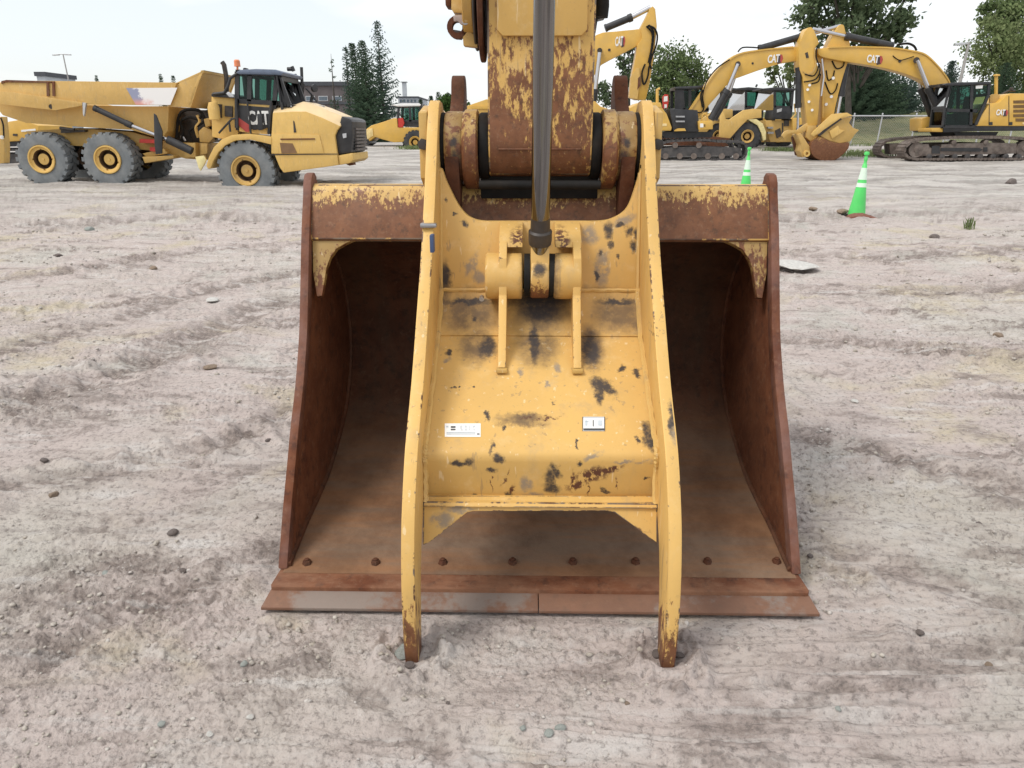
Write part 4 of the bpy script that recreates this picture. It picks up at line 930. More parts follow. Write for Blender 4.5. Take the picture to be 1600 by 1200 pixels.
# nose and grille face the right
m = MB(); m.px([(533, 181), (549, 186), (550, 190), (551, 208), (549, 239), (528, 242), (522, 213), (525, 203), (531, 190)], YF + .12, YF + 2.22); nose = m.build('nose', M['black'], T, bevel=.08)
p0 = P(551, 206, YF + .12); z0, z1 = P(551, 236, YF + .12).z, P(551, 198, YF + .12).z
for k in range(7):
    z = z0 + (z1 - z0) * (k + .5) / 7; m = MB(); m.box(p0.x - .02, p0.x + .04, YF + .45, YF + 1.95, z - .045, z + .02); m.build('grille_bar', plain('grille_steel', (.10, .085, .08), .5) if k == 0 else bpy.data.materials['grille_steel'], nose)
m = MB(); m.px([(535, 209), (541, 208), (541, 215), (536, 216)], YF + .06, YF + .16); m.build('headlight', M['galv'], nose)
m = MB(); m.px([(528, 243), (551, 239), (552, 250), (546, 255), (530, 258)], YF + .05, YF + 2.3); m.build('bumper', ym, T, bevel=.03)
m = MB(); m.px([(540, 256), (550, 252), (552, 258), (546, 259)], YF + .9, YF + 1.3); m.build('tow_hook', M['rust'], T)
# cab
Yc = YF + .25
cabo = cab(T, [((370, 112), (370, 200)), ((370, 114), (432, 116)), ((432, 116), (444, 166)), ((370, 158), (432, 161)), ((432, 118), (424, 209)), ((390, 116), (389, 158)), ((452, 166), (436, 122))],
           [[(373, 118), (388, 118), (388, 158), (373, 157)], [(391, 118), (430, 119), (431, 159), (391, 158)], [(434, 122), (450, 164), (436, 164)]], Yc, YF + 2.05, .13)
m = MB(); m.px([(370, 157), (424, 161), (418, 210), (389, 208), (374, 205), (372, 180)], Yc + .02, Yc + .2); m.build('lower_door', ym, cabo)
m = MB(); m.px([(372.5, 164), (422, 168), (420, 198), (412, 202), (396, 203), (389, 200), (374, 186)], Yc - .02, Yc + .015); d = m.build('door_decal', M['black'], cabo)
m = MB(); m.px([(373, 184), (389, 195), (389, 206), (384, 206), (373, 196)], Yc - .022, Yc + .01); m.build('red_flash', M['logo_red'], cabo)
lettering('CAT', 389, 173, 419, 195, Yc - .03, cabo, 'white')
m = MB(); m.px([(401, 178), (409, 177), (411, 203), (403, 204)], Yc - .25, Yc - .18); m.build('side_mirror', M['black'], cabo, bevel=.03)
m = MB(); m.px([(368, 113), (374, 109), (400, 107.5), (430, 108.5), (443, 113), (440, 118), (430, 117), (372, 116)], Yc - .12, YF + 2.2); m.build('roof', plain('faded_blue_grey_roof', (.11, .14, .20), .42), cabo, bevel=.05)
# windscreen: near edge to far edge, leaning
wn = [P(436, 121, Yc), P(456, 167, Yc)]
m = MB(); m.add([wn[0], wn[1], wn[1] + Vector((-.22, 1.75, 0)), wn[0] + Vector((-.22, 1.75, 0)), wn[0] + Vector((-.03, 0, .0)), wn[1] + Vector((-.03, 0, 0)), wn[1] + Vector((-.25, 1.75, 0)), wn[0] + Vector((-.25, 1.75, 0))],
     [(0, 1, 2, 3), (7, 6, 5, 4), (0, 4, 5, 1), (1, 5, 6, 2), (2, 6, 7, 3), (3, 7, 4, 0)]); m.build('windscreen', M['windshield'], cabo)
m = MB(); p = wn[1]; m.box(p.x - .05, p.x + .2, Yc + .1, Yc + 1.8, p.z - .08, p.z + .05); m.build('cowl', M['black'], cabo)
m = MB(); p = P(400, 150, Yc + .9); m.box(p.x - .3, p.x + .25, p.y - .25, p.y + .25, p.z - .75, p.z - .2); m.box(p.x - .3, p.x - .15, p.y - .25, p.y + .25, p.z - .3, p.z + .55); m.box(p.x - .28, p.x - .17, p.y - .14, p.y + .14, p.z + .55, p.z + .8); m.build('seat', M['black'], cabo, bevel=.05)
m = MB(); m.tube([P(432, 118, Yc - .05), P(440, 168, Yc - .05), P(447, 207, Yc - .05)], .03); m.tube([P(440, 160, Yc - .05), P(447, 207, Yc - .05)], .03); m.build('grab_rail', M['black'], T)
m = MB(); m.tube([P(386, 158, Yc - .1), P(390, 185, Yc - .1), P(392, 209, Yc - .1)], .03); m.tube([P(424, 160, Yc - .1), P(420, 209, Yc - .1)], .05); m.tube([P(369, 155, Yc - .1), P(371, 200, Yc - .1)], .045); m.tube([P(342, 208, Yc - .1), P(362, 186, Yc - .1), P(372, 184, Yc - .1)], .03); m.tube([P(358, 190, Yc - .1), P(360, 206, Yc - .1)], .03)
m.tube([P(333, 147, Yc), P(350, 145, Yc), P(356, 135, Yc), P(360, 122, Yc), P(372, 114, Yc)], .045); m.build('handrail', M['black'], T)
m = MB(); m.px([(353, 146), (356, 143), (364, 148), (366, 152), (358, 152)], Yc - .2, Yc - .1); m.build('deck_mirror', M['galv'], T, bevel=.02)
m = MB(); m.tube([P(347, 97, Yc + 1.6), P(350, 101, Yc + 1.6), P(354, 122, Yc + 1.6), P(354, 150, Yc + 1.6)], .075, 10); m.build('exhaust_stack', M['dark'], T)
m = MB(); p = P(371, 105, Yc + .4); m.cyl(P(371, 110, Yc + .4), P(371, 103, Yc + .4), .03); m.lathe([(.09, 0), (.085, .16), (.06, .19), (0, .19)], P(371, 104, Yc + .4), (0, 0, 1), 14); m.build('beacon_lamp', M['orange'], T)
m = MB(); m.tube([P(449, 108, Yc + 2), P(456, 108, Yc + 2)], .06); m.tube([P(456, 104, Yc + 2), P(459, 111, Yc + 2)], .06); m.tube([P(460, 116, Yc + 2), P(465, 134, Yc + 2)], .07); m.build('far_mirror', M['black'], T)
m = MB(); m.tube([P(471, 105, Yc + 2), P(472, 130, Yc + 2), P(468, 150, Yc + 2)], .05); m.tube([P(472, 130, Yc + 2), P(470, 148, Yc + 2)], .09); m.build('intake_stack', M['black'], T)
m = MB(); m.tube([P(478, 138, Yc + 2), P(486, 147, Yc + 2), P(496, 160, Yc + 2)], .03); m.tube([P(488, 148, Yc + 2), P(486, 160, Yc + 2)], .05); m.lathe([(0, 0), (.12, .02), (.12, .1), (0, .12)], P(489, 138, Yc + 2), (1, -.6, 0), 12); m.build('hood_mirror', M['black'], T)

# ------------------------------------------------------------------ yellow crawler machine half out of the frame, far left
YL = 34.0
Lm = thing('crawler_machine', 'yellow crawler machine mostly hidden behind the dump truck rear tyre', 'excavator', base_at(8, 262, YL))
m = MB(); m.px([(6, 219), (12, 190), (32, 187), (60, 196), (60, 218), (8, 222)], YL, YL + 2.6); bd = m.build('body', M['yellow_new'], Lm, bevel=.05)
m = MB(); m.px([(-30, 222), (60, 220), (60, 228), (-30, 230)], YL + .1, YL + 2.5); m.build('chassis', M['black'], Lm)
m = MB(); m.px([(20, 209), (27, 209), (27, 213), (20, 212)], YL - .02, YL + .02); m.build('vent', M['dark'], bd)
m = MB(); m.px([(33, 203), (55, 201), (56, 205), (33, 206)], YL - .02, YL + .02); m.build('stripe', M['white'], bd)
m = MB(); belt(m, xz([(-60, 240), (-50, 234), (70, 233), (80, 240), (80, 256), (70, 264), (-50, 264), (-60, 256)], YL), YL, YL + .6); belt(m, xz([(-60, 240), (-50, 234), (70, 233), (80, 240), (80, 256), (70, 264), (-50, 264), (-60, 256)], YL), YL + 2, YL + 2.6); m.px([(-50, 240), (70, 240), (70, 258), (-50, 258)], YL + .1, YL + 2.5)
m.build('track', M['track_dark'], Lm)
m = MB(); m.px([(-9, 184), (2, 182), (4, 200), (6.5, 230), (6, 255), (-9, 256)], YL - 1.6, YL - 1.2); m.build('dipper', yo, Lm, bevel=.03)
hose([(1, 184), (5, 195), (6, 215)], YL - 1.65, .03, Lm); m = MB(); m.cyl(P(3, 212, YL - 1.7), P(3, 217, YL - 1.7), .06); m.build('hose_clamp', M['white'], Lm)

# ------------------------------------------------------------------ second dump truck, centre, facing left
Y2 = 53.0
D = thing('dump_truck', 'yellow articulated dump truck with a black cab seen behind the excavator arm, facing left', 'dump truck', base_at(640, 233, Y2))
yn = M['yellow_new']
m = MB(); m.px([(580, 196), (600, 190), (615, 184.5), (620.5, 185), (621.5, 199), (700, 199), (700, 206), (668, 206), (650, 204), (640, 210), (631, 222), (615, 222.5), (598, 218), (586, 214), (577, 221), (573, 212), (572, 202)], Y2, Y2 + 2.6); m.build('hood', yn, D, bevel=.06)
m = MB(); m.px([(571, 203), (582, 200), (583, 212), (574, 218)], Y2 - .05, Y2 + .03); m.build('nose_panel', plain('pale_yellow_nose', (.72, .55, .24), .45), D, bevel=.02)
m = MB(); m.px([(571, 212), (576, 213), (579, 224), (573, 228), (570, 222)], Y2 + .2, Y2 + 2.4); m.build('bumper', M['black'], D)
c2 = cab(D, [((623, 166), (621, 198)), ((623, 166), (657, 164)), ((657, 165), (658, 199)), ((640, 165), (641, 190)), ((622, 190), (658, 189))], [[(626, 169), (639, 168), (640, 188), (627, 187)], [(643, 167), (655, 166), (656, 187), (643, 189)]], Y2 + .2, Y2 + 2.1, .16)
m = MB(); m.px([(630, 190), (658, 188), (658, 199), (632, 198)], Y2 + .25, Y2 + 2); m.build('cab_base', M['black'], c2)
m = MB(); m.px([(610, 164), (626, 161.5), (654, 161.5), (658, 163.5), (656, 166), (622, 166.5)], Y2 + .1, Y2 + 2.2); m.build('roof', M['white'], c2, bevel=.06)
m = MB(); m.px([(622, 185), (629, 184), (631.5, 192), (629, 199), (622.5, 199)], Y2 - .02, Y2 + .22); m.build('red_panel', M['red'], D)
w2 = wheel_meshes(.80, .6, .40, 18, tm='tyre_black', rm='yellow_new')
for q in ((648.5, 222.5), (742, 222), (790, 222)): put_wheel(w2, P(*q, Y2 - .05), D); put_wheel(w2, P(*q, Y2 + 2.0), D, False)
m = MB(); m.px([(690, 178), (705, 174), (760, 155), (820, 155), (840, 190), (800, 196), (700, 196), (692, 186)], Y2 + .1, Y2 + 2.8); bd = m.build('dump_bed', yn, D, bevel=.04)
m = MB(); m.px([(736, 166), (790, 166), (790, 170), (737, 170)], Y2 + .02, Y2 + .1); m.build('bed_rib', yn, bd)
m = MB(); m.px([(677, 164), (682, 163), (691, 175), (684, 177)], Y2 + .3, Y2 + 2.6); m.build('bed_canopy', yn, bd, bevel=.03)
m = MB(); m.px([(660, 199), (860, 199), (860, 214), (700, 214)], Y2 + .8, Y2 + 1.9); m.build('frame', M['black'], D)
m = MB(); m.tube([P(661, 173, Y2 + .3), P(672, 176, Y2 + .3), P(684, 178, Y2 + .3)], .1); m.tube([P(660, 179, Y2 + .3), P(684, 181, Y2 + .3)], .1); m.build('intake_pipe', M['black'], D)

# ------------------------------------------------------------------ excavators
def excavator_a():
    Y = 36.6
    X = thing('excavator', 'excavator facing right with its boom raised in front of the wheel loaders', 'excavator', base_at(1095, 252, Y))
    out_ = xz([(1000, 232), (1010, 226), (1032, 223), (1049, 219), (1070, 218), (1105, 217), (1120, 219.5), (1158, 220.5), (1166, 224), (1169, 232), (1167, 243), (1160, 250), (1020, 253), (1004, 250), (998, 242)], Y)
    m = MB(); belt(m, out_, Y, Y + .75, .09); tr = m.build('track', M['track_dark'], X)
    m = MB(); belt(m, out_, Y + 2.4, Y + 3.1, .09); m.build('track', M['track_dark'], X)
    for y0 in (Y + .05, Y + 2.5):
        m = MB(); p = lambda x, y: P(x, y, Y) + Vector((0, y0 - Y, 0))
        m.prism([p(1010, 234), (p(1050, 230)), p(1110, 229), p(1158, 231), p(1160, 243), p(1012, 246)], (0, .6, 0)); m.build('track_frame', M['track_dark'], X)
    for x in (1055, 1092): m = MB(); m.cyl(P(x, 227, Y - .01), P(x, 227, Y + .7), .13); m.build('carrier_roller', M['track'], X)
    for k in range(7): m = MB(); m.cyl(P(1018 + 22 * k, 244, Y - .02), P(1018 + 22 * k, 244, Y + .6), .14); m.build('track_roller', M['track'], X)
    Yb = Y + .2
    m = MB(); m.px([(1030, 206), (1112, 206), (1112, 215), (1040, 216)], Yb + .3, Yb + 2.6); m.build('undercarriage', M['black'], X)
    m = MB(); m.px([(985, 168), (1000, 160), (1033, 160), (1034.5, 168), (1042, 178), (1050, 199), (1049, 204.5), (985, 204.5)], Yb, Yb + 2.9); bd = m.build('engine_hood', M['yellow_new'], X, bevel=.06)
    m = MB(); m.px([(1009, 166.5), (1034, 166.5), (1034, 167.8), (1009, 167.8)], Yb - .015, Yb); m.px([(1028.3, 168), (1029.2, 168), (1029.6, 203), (1028.7, 203)], Yb - .012, Yb); m.build('panel_seam', M['yellow_old'], bd)
    m = MB(); m.px([(1021, 193), (1042, 193), (1042, 197), (1021, 197)], Yb - .02, Yb); m.build('pale_stripe', plain('pale_yellow_stripe', (.75, .58, .28), .5), bd)
    badge(1004, 171, 1023, 184, Yb, bd)
    m = MB(); m.tube([P(1027, 160, Yb + .3), P(1027, 140, Yb + .3), P(1031, 138.5, Yb + .3)], .07); m.build('exhaust_stack', M['yellow_new'], X)
    m = MB(); m.px([(1036, 170), (1035, 152), (1039, 147), (1044, 148), (1045, 158), (1043, 169)], Yb + 1.2, Yb + 1.3); pn_ = m.build('hazard_panel', M['red'], X)
    m = MB(); m.px([(1037, 159), (1037.5, 151), (1043, 150), (1043, 158)], Yb + 1.19, Yb + 1.2); m.px([(1038, 169), (1038, 163), (1042, 163), (1042, 168)], Yb + 1.19, Yb + 1.2); m.build('white_patch', M['white'], pn_)
    m = MB(); m.px([(1046, 170), (1090, 172), (1092, 188), (1092, 206), (1052, 206), (1050, 192)], Yb + .1, Yb + 2.8); m.build('chassis', M['black'], X, bevel=.03)
    for y in (181, 188.5): m = MB(); m.px([(1056, y), (1070, y), (1070, y + 2.4), (1056, y + 2.4)], Yb - .05, Yb + .1); m.build('step', M['steel'], X)
    m = MB(); m.px([(1055, 203), (1060, 200.5), (1070, 200.5), (1072, 204.5), (1054, 205)], Yb - .05, Yb + .2); m.build('step_bracket', M['yellow_new'], X)
    cb = cab(X, [((1057, 138), (1057, 172)), ((1057, 138), (1096, 136)), ((1096, 136), (1106, 172)), ((1066, 140), (1068, 172)), ((1057, 171), (1106, 172)), ((1078, 140), (1078, 172))], [[(1067, 142), (1078, 142), (1078, 170), (1068, 170)], [(1079, 142), (1096, 141), (1104, 170), (1079, 170)]], Yb + 1.5, Yb + 2.8, .14)
    m = MB(); m.px([(1055, 136), (1097, 134.5), (1098, 138.5), (1055, 140)], Yb + 1.4, Yb + 2.9); m.build('roof', M['black'], cb, bevel=.04)
    m = MB(); m.px([(1057, 140), (1066, 140), (1068, 172), (1056, 172)], Yb + 1.48, Yb + 1.6); m.build('cab_pillar', M['black'], cb)
    m = MB(); m.px([(1091, 189), (1112, 188.5), (1114, 191), (1114, 202), (1092, 203)], Yb - .05, Yb + .9); tb = m.build('toolbox', M['yellow_new'], X, bevel=.03)
    m = MB(); m.px([(1094, 193), (1099, 193), (1099, 199), (1094, 199)], Yb - .07, Yb - .05); m.build('label_plate', M['white'], tb)
    m = MB(); m.px([(1100.5, 194), (1102, 194), (1102, 198), (1100.5, 198)], Yb - .07, Yb - .05); m.build('latch', M['dark'], tb)
    m = MB(); m.tube(spline([tuple(P(*q, Yb + .4)) for q in ((1096, 189), (1098, 180), (1102, 178), (1105, 182), (1106, 189))], 4), .03); m.build('grab_rail', M['yellow_new'], X)
    # boom
    Ym = Yb + 1.1
    top = [(1079, 172), (1097.6, 144.5), (1112.5, 121), (1129.5, 102), (1153, 85), (1185, 78.6), (1240, 73), (1290, 80), (1313, 88)]; bot = [(1311, 98), (1285, 97), (1240, 95.6), (1197.5, 106), (1155, 121), (1144, 125), (1131.6, 138), (1112.5, 159), (1091, 184), (1081, 188)]
    m = MB(); m.px(spline(top, 3) + spline(bot, 3), Ym, Ym + .55); bo = m.build('boom', M['yellow_new'], X, bevel=.03)
    m = MB(); tt = spline(top[:7], 3); m.px([(x - .4, y - 1.0) for x, y in tt] + [(x + .6, y + 1.2) for x, y in reversed(tt)], Ym - .04, Ym + .59); m.build('top_flange', M['yellow_new'], bo)
    badge(1199, 86, 1222, 100, Ym, bo, .09)
    m = MB(); m.cyl(P(1153, 100, Ym - .25), P(1153, 100, Ym + .8), .12); m.build('boom_pin', M['dark'], bo)
    ram((1111, 186), (1136, 141), (1153, 100), Ym - .2, .16, .09, X); ram((1116, 186), (1139, 145), (1154, 102), Ym + .6, .16, .09, X)
    ram((1186, 76), (1256, 56), (1313, 40.5), Ym + .2, .15, .085, X, 'stick_cylinder')
    hose([(1153, 81), (1160, 74.5), (1175, 74), (1186, 75)], Ym + .2, .035, X); hose([(1098, 168), (1095, 150), (1098, 140)], Ym - .06, .04, X); hose([(1080, 172), (1094, 176), (1100, 168), (1098, 150), (1104, 128), (1120, 107), (1140, 93)], Ym - .06, .03, X)
    m = MB(); m.cyl(P(1176, 99, Ym - .02), P(1176, 99, Ym), .05); m.build('hose_port', M['dark'], bo)
    # stick, right of the other one
    Ys = Ym - .05
    m = MB(); m.px(spline([(1306, 48), (1311, 40), (1315, 38), (1319, 40), (1321, 49), (1328, 66), (1327, 90), (1322, 105), (1314, 132), (1306, 165), (1300, 196)], 2) + [(1283, 196), (1285, 150), (1286, 110), (1290, 80), (1297, 64)], Ys, Ys + .62)
    st = m.build('stick', M['yellow_new'], X, bevel=.03)
    ram((1321, 102), (1313, 150), (1306, 190), Ys + .2, .17, .09, X, 'bucket_cylinder')
    for pts in ([(1291, 110), (1294, 125), (1301, 121), (1304, 110)], [(1289, 128), (1297, 146), (1305, 142), (1309, 130)], [(1300, 95), (1307, 107), (1317, 104), (1319, 96)]): hose(pts, Ys - .03, .03, X)
    m = MB(); m.tube([P(1285.5, 141, Ys - .1), P(1285.5, 184, Ys - .1)], .05, 8); m.build('steel_pipe', M['yellow_new'], st)
    for q in ((1302, 122), (1299, 151), (1291, 163)): m = MB(); m.cyl(P(*q, Ys - .08), P(*q, Ys), .07); m.build('pipe_clamp', M['white'], st)
    return X
excavator_a()
def excavator_b():
    Y = 36.2
    X = thing('excavator', 'excavator facing left with cab and tracks at the right edge, bucket curled on the ground', 'excavator', base_at(1500, 250, Y))
    def o_(dx, dy): return [(1412 + dx, 240), (1413, 230), (1423, 220.5), (1445, 216.5), (1490, 213.5), (1560, 213), (1600, 215), (1618, 219), (1628, 230), (1626, 243), (1616, 250), (1430, 250.5), (1418, 247)]
    ou = xz(o_(0, 0), Y)
    m = MB(); belt(m, ou, Y, Y + .8, .10); m.build('track', M['track'], X)
    m = MB(); belt(m, ou, Y + 2.5, Y + 3.3, .10); m.build('track', M['track'], X)
    for yo_ in (.06, 2.56):
        m = MB(); p = lambda x, y: P(x, y, Y) + Vector((0, yo_, 0))
        m.prism([p(1430, 226), p(1452, 225), p(1454, 231), p(1472, 230), p(1472, 226), p(1500, 224), p(1560, 223), p(1590, 224), p(1590, 240), p(1432, 244)], (0, .65, 0)); fr = m.build('track_frame', M['track'], X, bevel=.02)
        if yo_ < 1:
            m = MB(); m.px([(1470, 231), (1530, 231), (1536, 234), (1530, 237), (1470, 236)], Y + .03, Y + .08); m.px([(1537, 230), (1543, 230), (1543, 237), (1537, 237)], Y + .03, Y + .08); m.px([(1456, 228), (1468, 228), (1469, 240), (1456, 240)], Y + .03, Y + .08); m.build('frame_recess', M['black'], fr)
    for q, r_ in (((1601, 232), .36), ((1432, 234), .34)):
        m = MB(); m.lathe([(0, -.02), (r_ * .3, -.02), (r_ * .35, .02), (r_ * .8, .03), (r_, .0), (r_, .3)], P(*q, Y + .05), (0, 1, 0), 20); m.build('idler_wheel', M['track'], X)
    for k in range(8): m = MB(); m.lathe([(0, -.02), (.07, -.02), (.13, .0), (.13, .3)], P(1452 + 20 * k, 245, Y + .02), (0, 1, 0), 14); m.build('track_roller', M['track_dark'], X)
    for x in (1491, 1541): m = MB(); m.lathe([(0, -.02), (.06, -.02), (.11, .0), (.11, .3)], P(x, 222.5, Y + .02), (0, 1, 0), 14); m.build('carrier_roller', M['track'], X)
    Yb = Y + .15
    m = MB(); m.px([(1490, 206), (1560, 206), (1556, 213), (1494, 213)], Yb + .4, Yb + 2.6); m.build('slew_ring', M['black'], X)
    m = MB(); m.px([(1474, 198), (1523, 196), (1660, 196.5), (1660, 204), (1524, 205), (1474, 207)], Yb + .05, Yb + 2.9); m.build('chassis', M['black'], X, bevel=.02)
    m = MB(); m.px([(1525, 193.5), (1529, 186), (1546.7, 161.7), (1561.7, 160), (1566, 156), (1573, 148), (1580, 146), (1680, 146), (1680, 197), (1525, 197)], Yb, Yb + 2.95); bd = m.build('engine_hood', M['yellow_new'], X, bevel=.05)
    for q in ([(1545.4, 162), (1546.4, 162), (1546, 196), (1545, 196)], [(1576, 150), (1577, 150), (1577, 196), (1576, 196)]): m = MB(); m.px(q, Yb - .012, Yb + .01); m.build('panel_seam', M['dark'], bd)
    for k in range(4): m = MB(); m.px([(1583.5, 157 + 7.2 * k), (1625, 156 + 7.2 * k), (1625, 161 + 7.2 * k), (1583.5, 161.5 + 7.2 * k)], Yb - .015, Yb + .02); m.build('louver', plain('louver_brown', (.16, .09, .03), .6) if k == 0 else bpy.data.materials['louver_brown'], bd)
    m = MB(); m.px([(1587, 185), (1625, 185), (1625, 190), (1587, 190)], Yb - .015, Yb + .02); m.build('vent', bpy.data.materials['louver_brown'], bd)
    for x in (1548, 1579): m = MB(); m.px([(x - 3, 191), (x + 3, 190.5), (x + 3, 195.5), (x - 3, 195.5)], Yb - .02, Yb + .02); m.build('tie_down_hole', M['black'], bd)
    m = MB(); m.px([(1598, 191), (1640, 190), (1640, 194), (1598, 194.5)], Yb - .02, Yb); m.build('pale_stripe', bpy.data.materials['pale_yellow_stripe'], bd)
    badge(1556, 171, 1574, 181, Yb, bd)
    m = MB(); m.tube([P(1556, 160, Yb + .4), P(1556.5, 119, Yb + .4)], .075); m.lathe([(.0, 0), (.14, .01), (.13, .07), (0, .09)], P(1557, 119, Yb + .4), (0, 0, 1), 12); m.build('mirror_post', M['yellow_new'], X)
    m = MB(); m.px([(1547, 150), (1551, 147), (1560, 147), (1562, 149), (1562, 160), (1546, 161)], Yb + .3, Yb + .36); m.build('guard_rail', M['yellow_old'], X)
    m = MB(); m.tube([P(1566, 147, Yb + 1), P(1575, 142, Yb + 1), P(1586, 142, Yb + 1)], .05); m.lathe([(0, 0), (.08, .01), (.08, .12), (0, .14)], P(1580, 141, Yb + 1), (0, 0, 1), 10); m.build('exhaust_stack', M['dark'], X)
    # cab
    Yc_ = Yb - .02
    cb = cab(X, [((1485, 133), (1478, 168)), ((1478, 168), (1474, 198)), ((1485, 132), (1546, 130)), ((1546, 130), (1545, 148)), ((1545, 148), (1525, 195)), ((1474, 198), (1524, 198)), ((1479, 172), (1527, 173)), ((1519, 132), (1517, 197))],
             [[(1487, 135), (1517, 134), (1516, 171), (1480, 171)], [(1479, 174), (1516, 174), (1515, 196), (1476, 196)], [(1521, 134), (1544, 133), (1543, 148), (1528, 176), (1520, 176)]], Yc_, Yb + 1.15, .13)
    m = MB(); m.px([(1473, 133), (1480, 130), (1500, 128.5), (1547, 127.5), (1548, 132), (1486, 134.5)], Yc_ - .05, Yb + 1.2); m.build('roof', M['black'], cb, bevel=.04)
    m = MB(); m.px([(1465, 132), (1480, 130), (1481, 134), (1466, 136.5)], Yc_ + .2, Yb + 1.2); m.build('roof_visor', M['dark'], cb)
    m = MB(); m.px([(1518, 131), (1546, 130), (1546, 149), (1530, 178), (1526, 195), (1516, 196)], Yc_ + .04, Yc_ + .09) if False else m.px([(1479, 178), (1516, 178), (1514, 198), (1476, 198)], Yc_ + .5, Yc_ + .56); m.build('inner_panel', M['black'], cb)
    m = MB(); p = P(1503, 165, Yb + .6); m.box(p.x - .25, p.x + .25, p.y - .25, p.y + .25, p.z - .75, p.z - .3); m.box(p.x + .15, p.x + .3, p.y - .25, p.y + .25, p.z - .4, p.z + .4); m.build('seat', M['black'], cb, bevel=.05)
    m = MB(); m.px([(1525, 134), (1536, 133), (1535, 138), (1525, 138.5)], Yc_ - .01, Yc_ + .03); m.build('window_sticker', M['white'], cb)
    wn = [P(1485, 135, Yc_), P(1478, 168, Yc_), P(1475, 197, Yc_)]; dv = Vector((.0, 1.1, 0)); th = Vector((.03, 0, 0))
    for nm, (a, c), mt in (('windscreen', (wn[0], wn[1]), 'windshield'), ('lower_windscreen', (wn[1], wn[2]), 'glass')):
        m = MB(); m.add([a, c, c + dv, a + dv, a + th, c + th, c + dv + th, a + dv + th], [(0, 1, 2, 3), (7, 6, 5, 4), (0, 4, 5, 1), (1, 5, 6, 2), (2, 6, 7, 3), (3, 7, 4, 0)]); m.build(nm, M[mt], cb)
    m = MB(); m.px([(1440, 185), (1450, 182), (1456, 184), (1456, 205), (1440, 204.5)], Yb + 1.6, Yb + 2.8); m.build('front_box', M['yellow_new'], X, bevel=.05)
    m = MB(); m.px([(1456, 200), (1474, 199.5), (1474, 206.5), (1456, 206)], Yb + .1, Yb + 1.4); m.build('front_step', M['yellow_new'], X, bevel=.03)
    # boom
    Ym = Yb + 1.25
    top = [(1277.5, 76), (1295, 74.3), (1327, 73), (1362, 73.5), (1397, 75), (1435, 81), (1450, 87.5), (1465, 102), (1475, 114), (1484, 128), (1484, 140)]; bot = [(1470, 150), (1464, 145), (1457, 140), (1450, 132), (1432, 122), (1410, 114), (1375, 105), (1320, 96), (1285, 89), (1278, 83)]
    m = MB(); m.px(spline(top, 3) + spline(bot, 3), Ym, Ym + .58); bo = m.build('boom', M['yellow_new'], X, bevel=.03)
    tt = spline(top[1:], 3); m = MB(); m.px([(x + .4, y - 1.0) for x, y in tt] + [(x - .6, y + 1.1) for x, y in reversed(tt)], Ym - .04, Ym + .62); m.build('top_flange', M['yellow_new'], bo)
    badge(1354, 85, 1378, 98.5, Ym, bo, -.07)
    m = MB(); m.cyl(P(1432, 94, Ym - .28), P(1432, 94, Ym + .85), .13); m.build('boom_pin', M['dark'], bo)
    m = MB(); m.cyl(P(1406, 95.5, Ym - .03), P(1406, 95.5, Ym), .07); m.build('hose_port', M['dark'], bo); hose([(1395, 87), (1405, 94), (1416, 92), (1428, 88)], Ym - .03, .02, X)
    ram((1467, 172), (1450, 137), (1433, 94), Ym - .25, .16, .09, X); ram((1456, 182), (1439.5, 138), (1426, 98), Ym + .75, .16, .09, X)
    ram((1394, 72), (1321, 56.5), (1270, 45.5), Ym + .25, .155, .085, X, 'stick_cylinder'); hose([(1402, 70), (1418, 68), (1428, 72), (1432, 79)], Ym + .25, .05, X)
    # stick
    Ys = Ym - .1
    m = MB(); m.px([(1257, 50), (1263, 43), (1268, 42.3), (1272, 47), (1280, 67), (1275, 73), (1274, 92), (1277, 100), (1282, 115), (1281, 150), (1277, 196), (1262, 196), (1257, 155), (1254, 120), (1249, 108), (1248, 75), (1252, 62)], Ys - .06, Ys + .7)
    st = m.build('stick', M['yellow_new'], X, bevel=.03)
    m = MB(); m.px(spline([(1274.5, 74), (1273, 88), (1276, 100), (1271, 112), (1262, 117), (1254, 112)], 4) + [(1254, 110), (1262, 115), (1270, 110.5), (1274, 100), (1271.5, 88), (1272.5, 74)], Ys - .09, Ys - .05); m.build('pivot_plate', M['yellow_old'], st)
    m = MB(); m.px([(1258, 83), (1262, 81), (1264, 90), (1260, 91)], Ys - .08, Ys - .05); m.build('stamp_mark', M['dark'], st)
    for pts in ([(1280, 70), (1276, 76), (1275.5, 90), (1279, 103), (1272, 118), (1258, 116)], [(1280, 100), (1281, 112), (1274, 124), (1256, 128)], [(1282, 115), (1279, 127), (1268, 131)]): hose(pts, Ys - .1, .028, X)
    for q in ((1265, 133), (1262, 140), (1264, 159), (1269, 172)): m = MB(); m.cyl(P(*q, Ys - .13), P(*q, Ys - .05), .06); m.build('pipe_clamp', M['white'], st)
    m = MB(); m.tube([P(1284, 92, Ys - .02), P(1287, 120, Ys - .02), P(1283, 150, Ys - .02)], .045); m.build('steel_pipe', M['silver'], st)
    ram((1247.5, 106), (1247, 168), (1246.5, 207), Ys + .1, .14, .06, X, 'bucket_cylinder')
    # bucket and linkage
    Yk = Ys - .35
    m = MB(); m.px(spline([(1268, 222), (1280, 213), (1296, 220), (1314, 224), (1327, 222), (1326, 232), (1318, 241), (1306, 250), (1290, 252.5), (1276, 248), (1268, 240), (1266, 230)], 2), Yk, Yk + 1.5); bk = m.build('bucket', worn_paint('small_bucket_paint', (.50, .29, .06), grad=(.45, 1.5, 1.12), chips=1, grime=.5), X, bevel=.05)
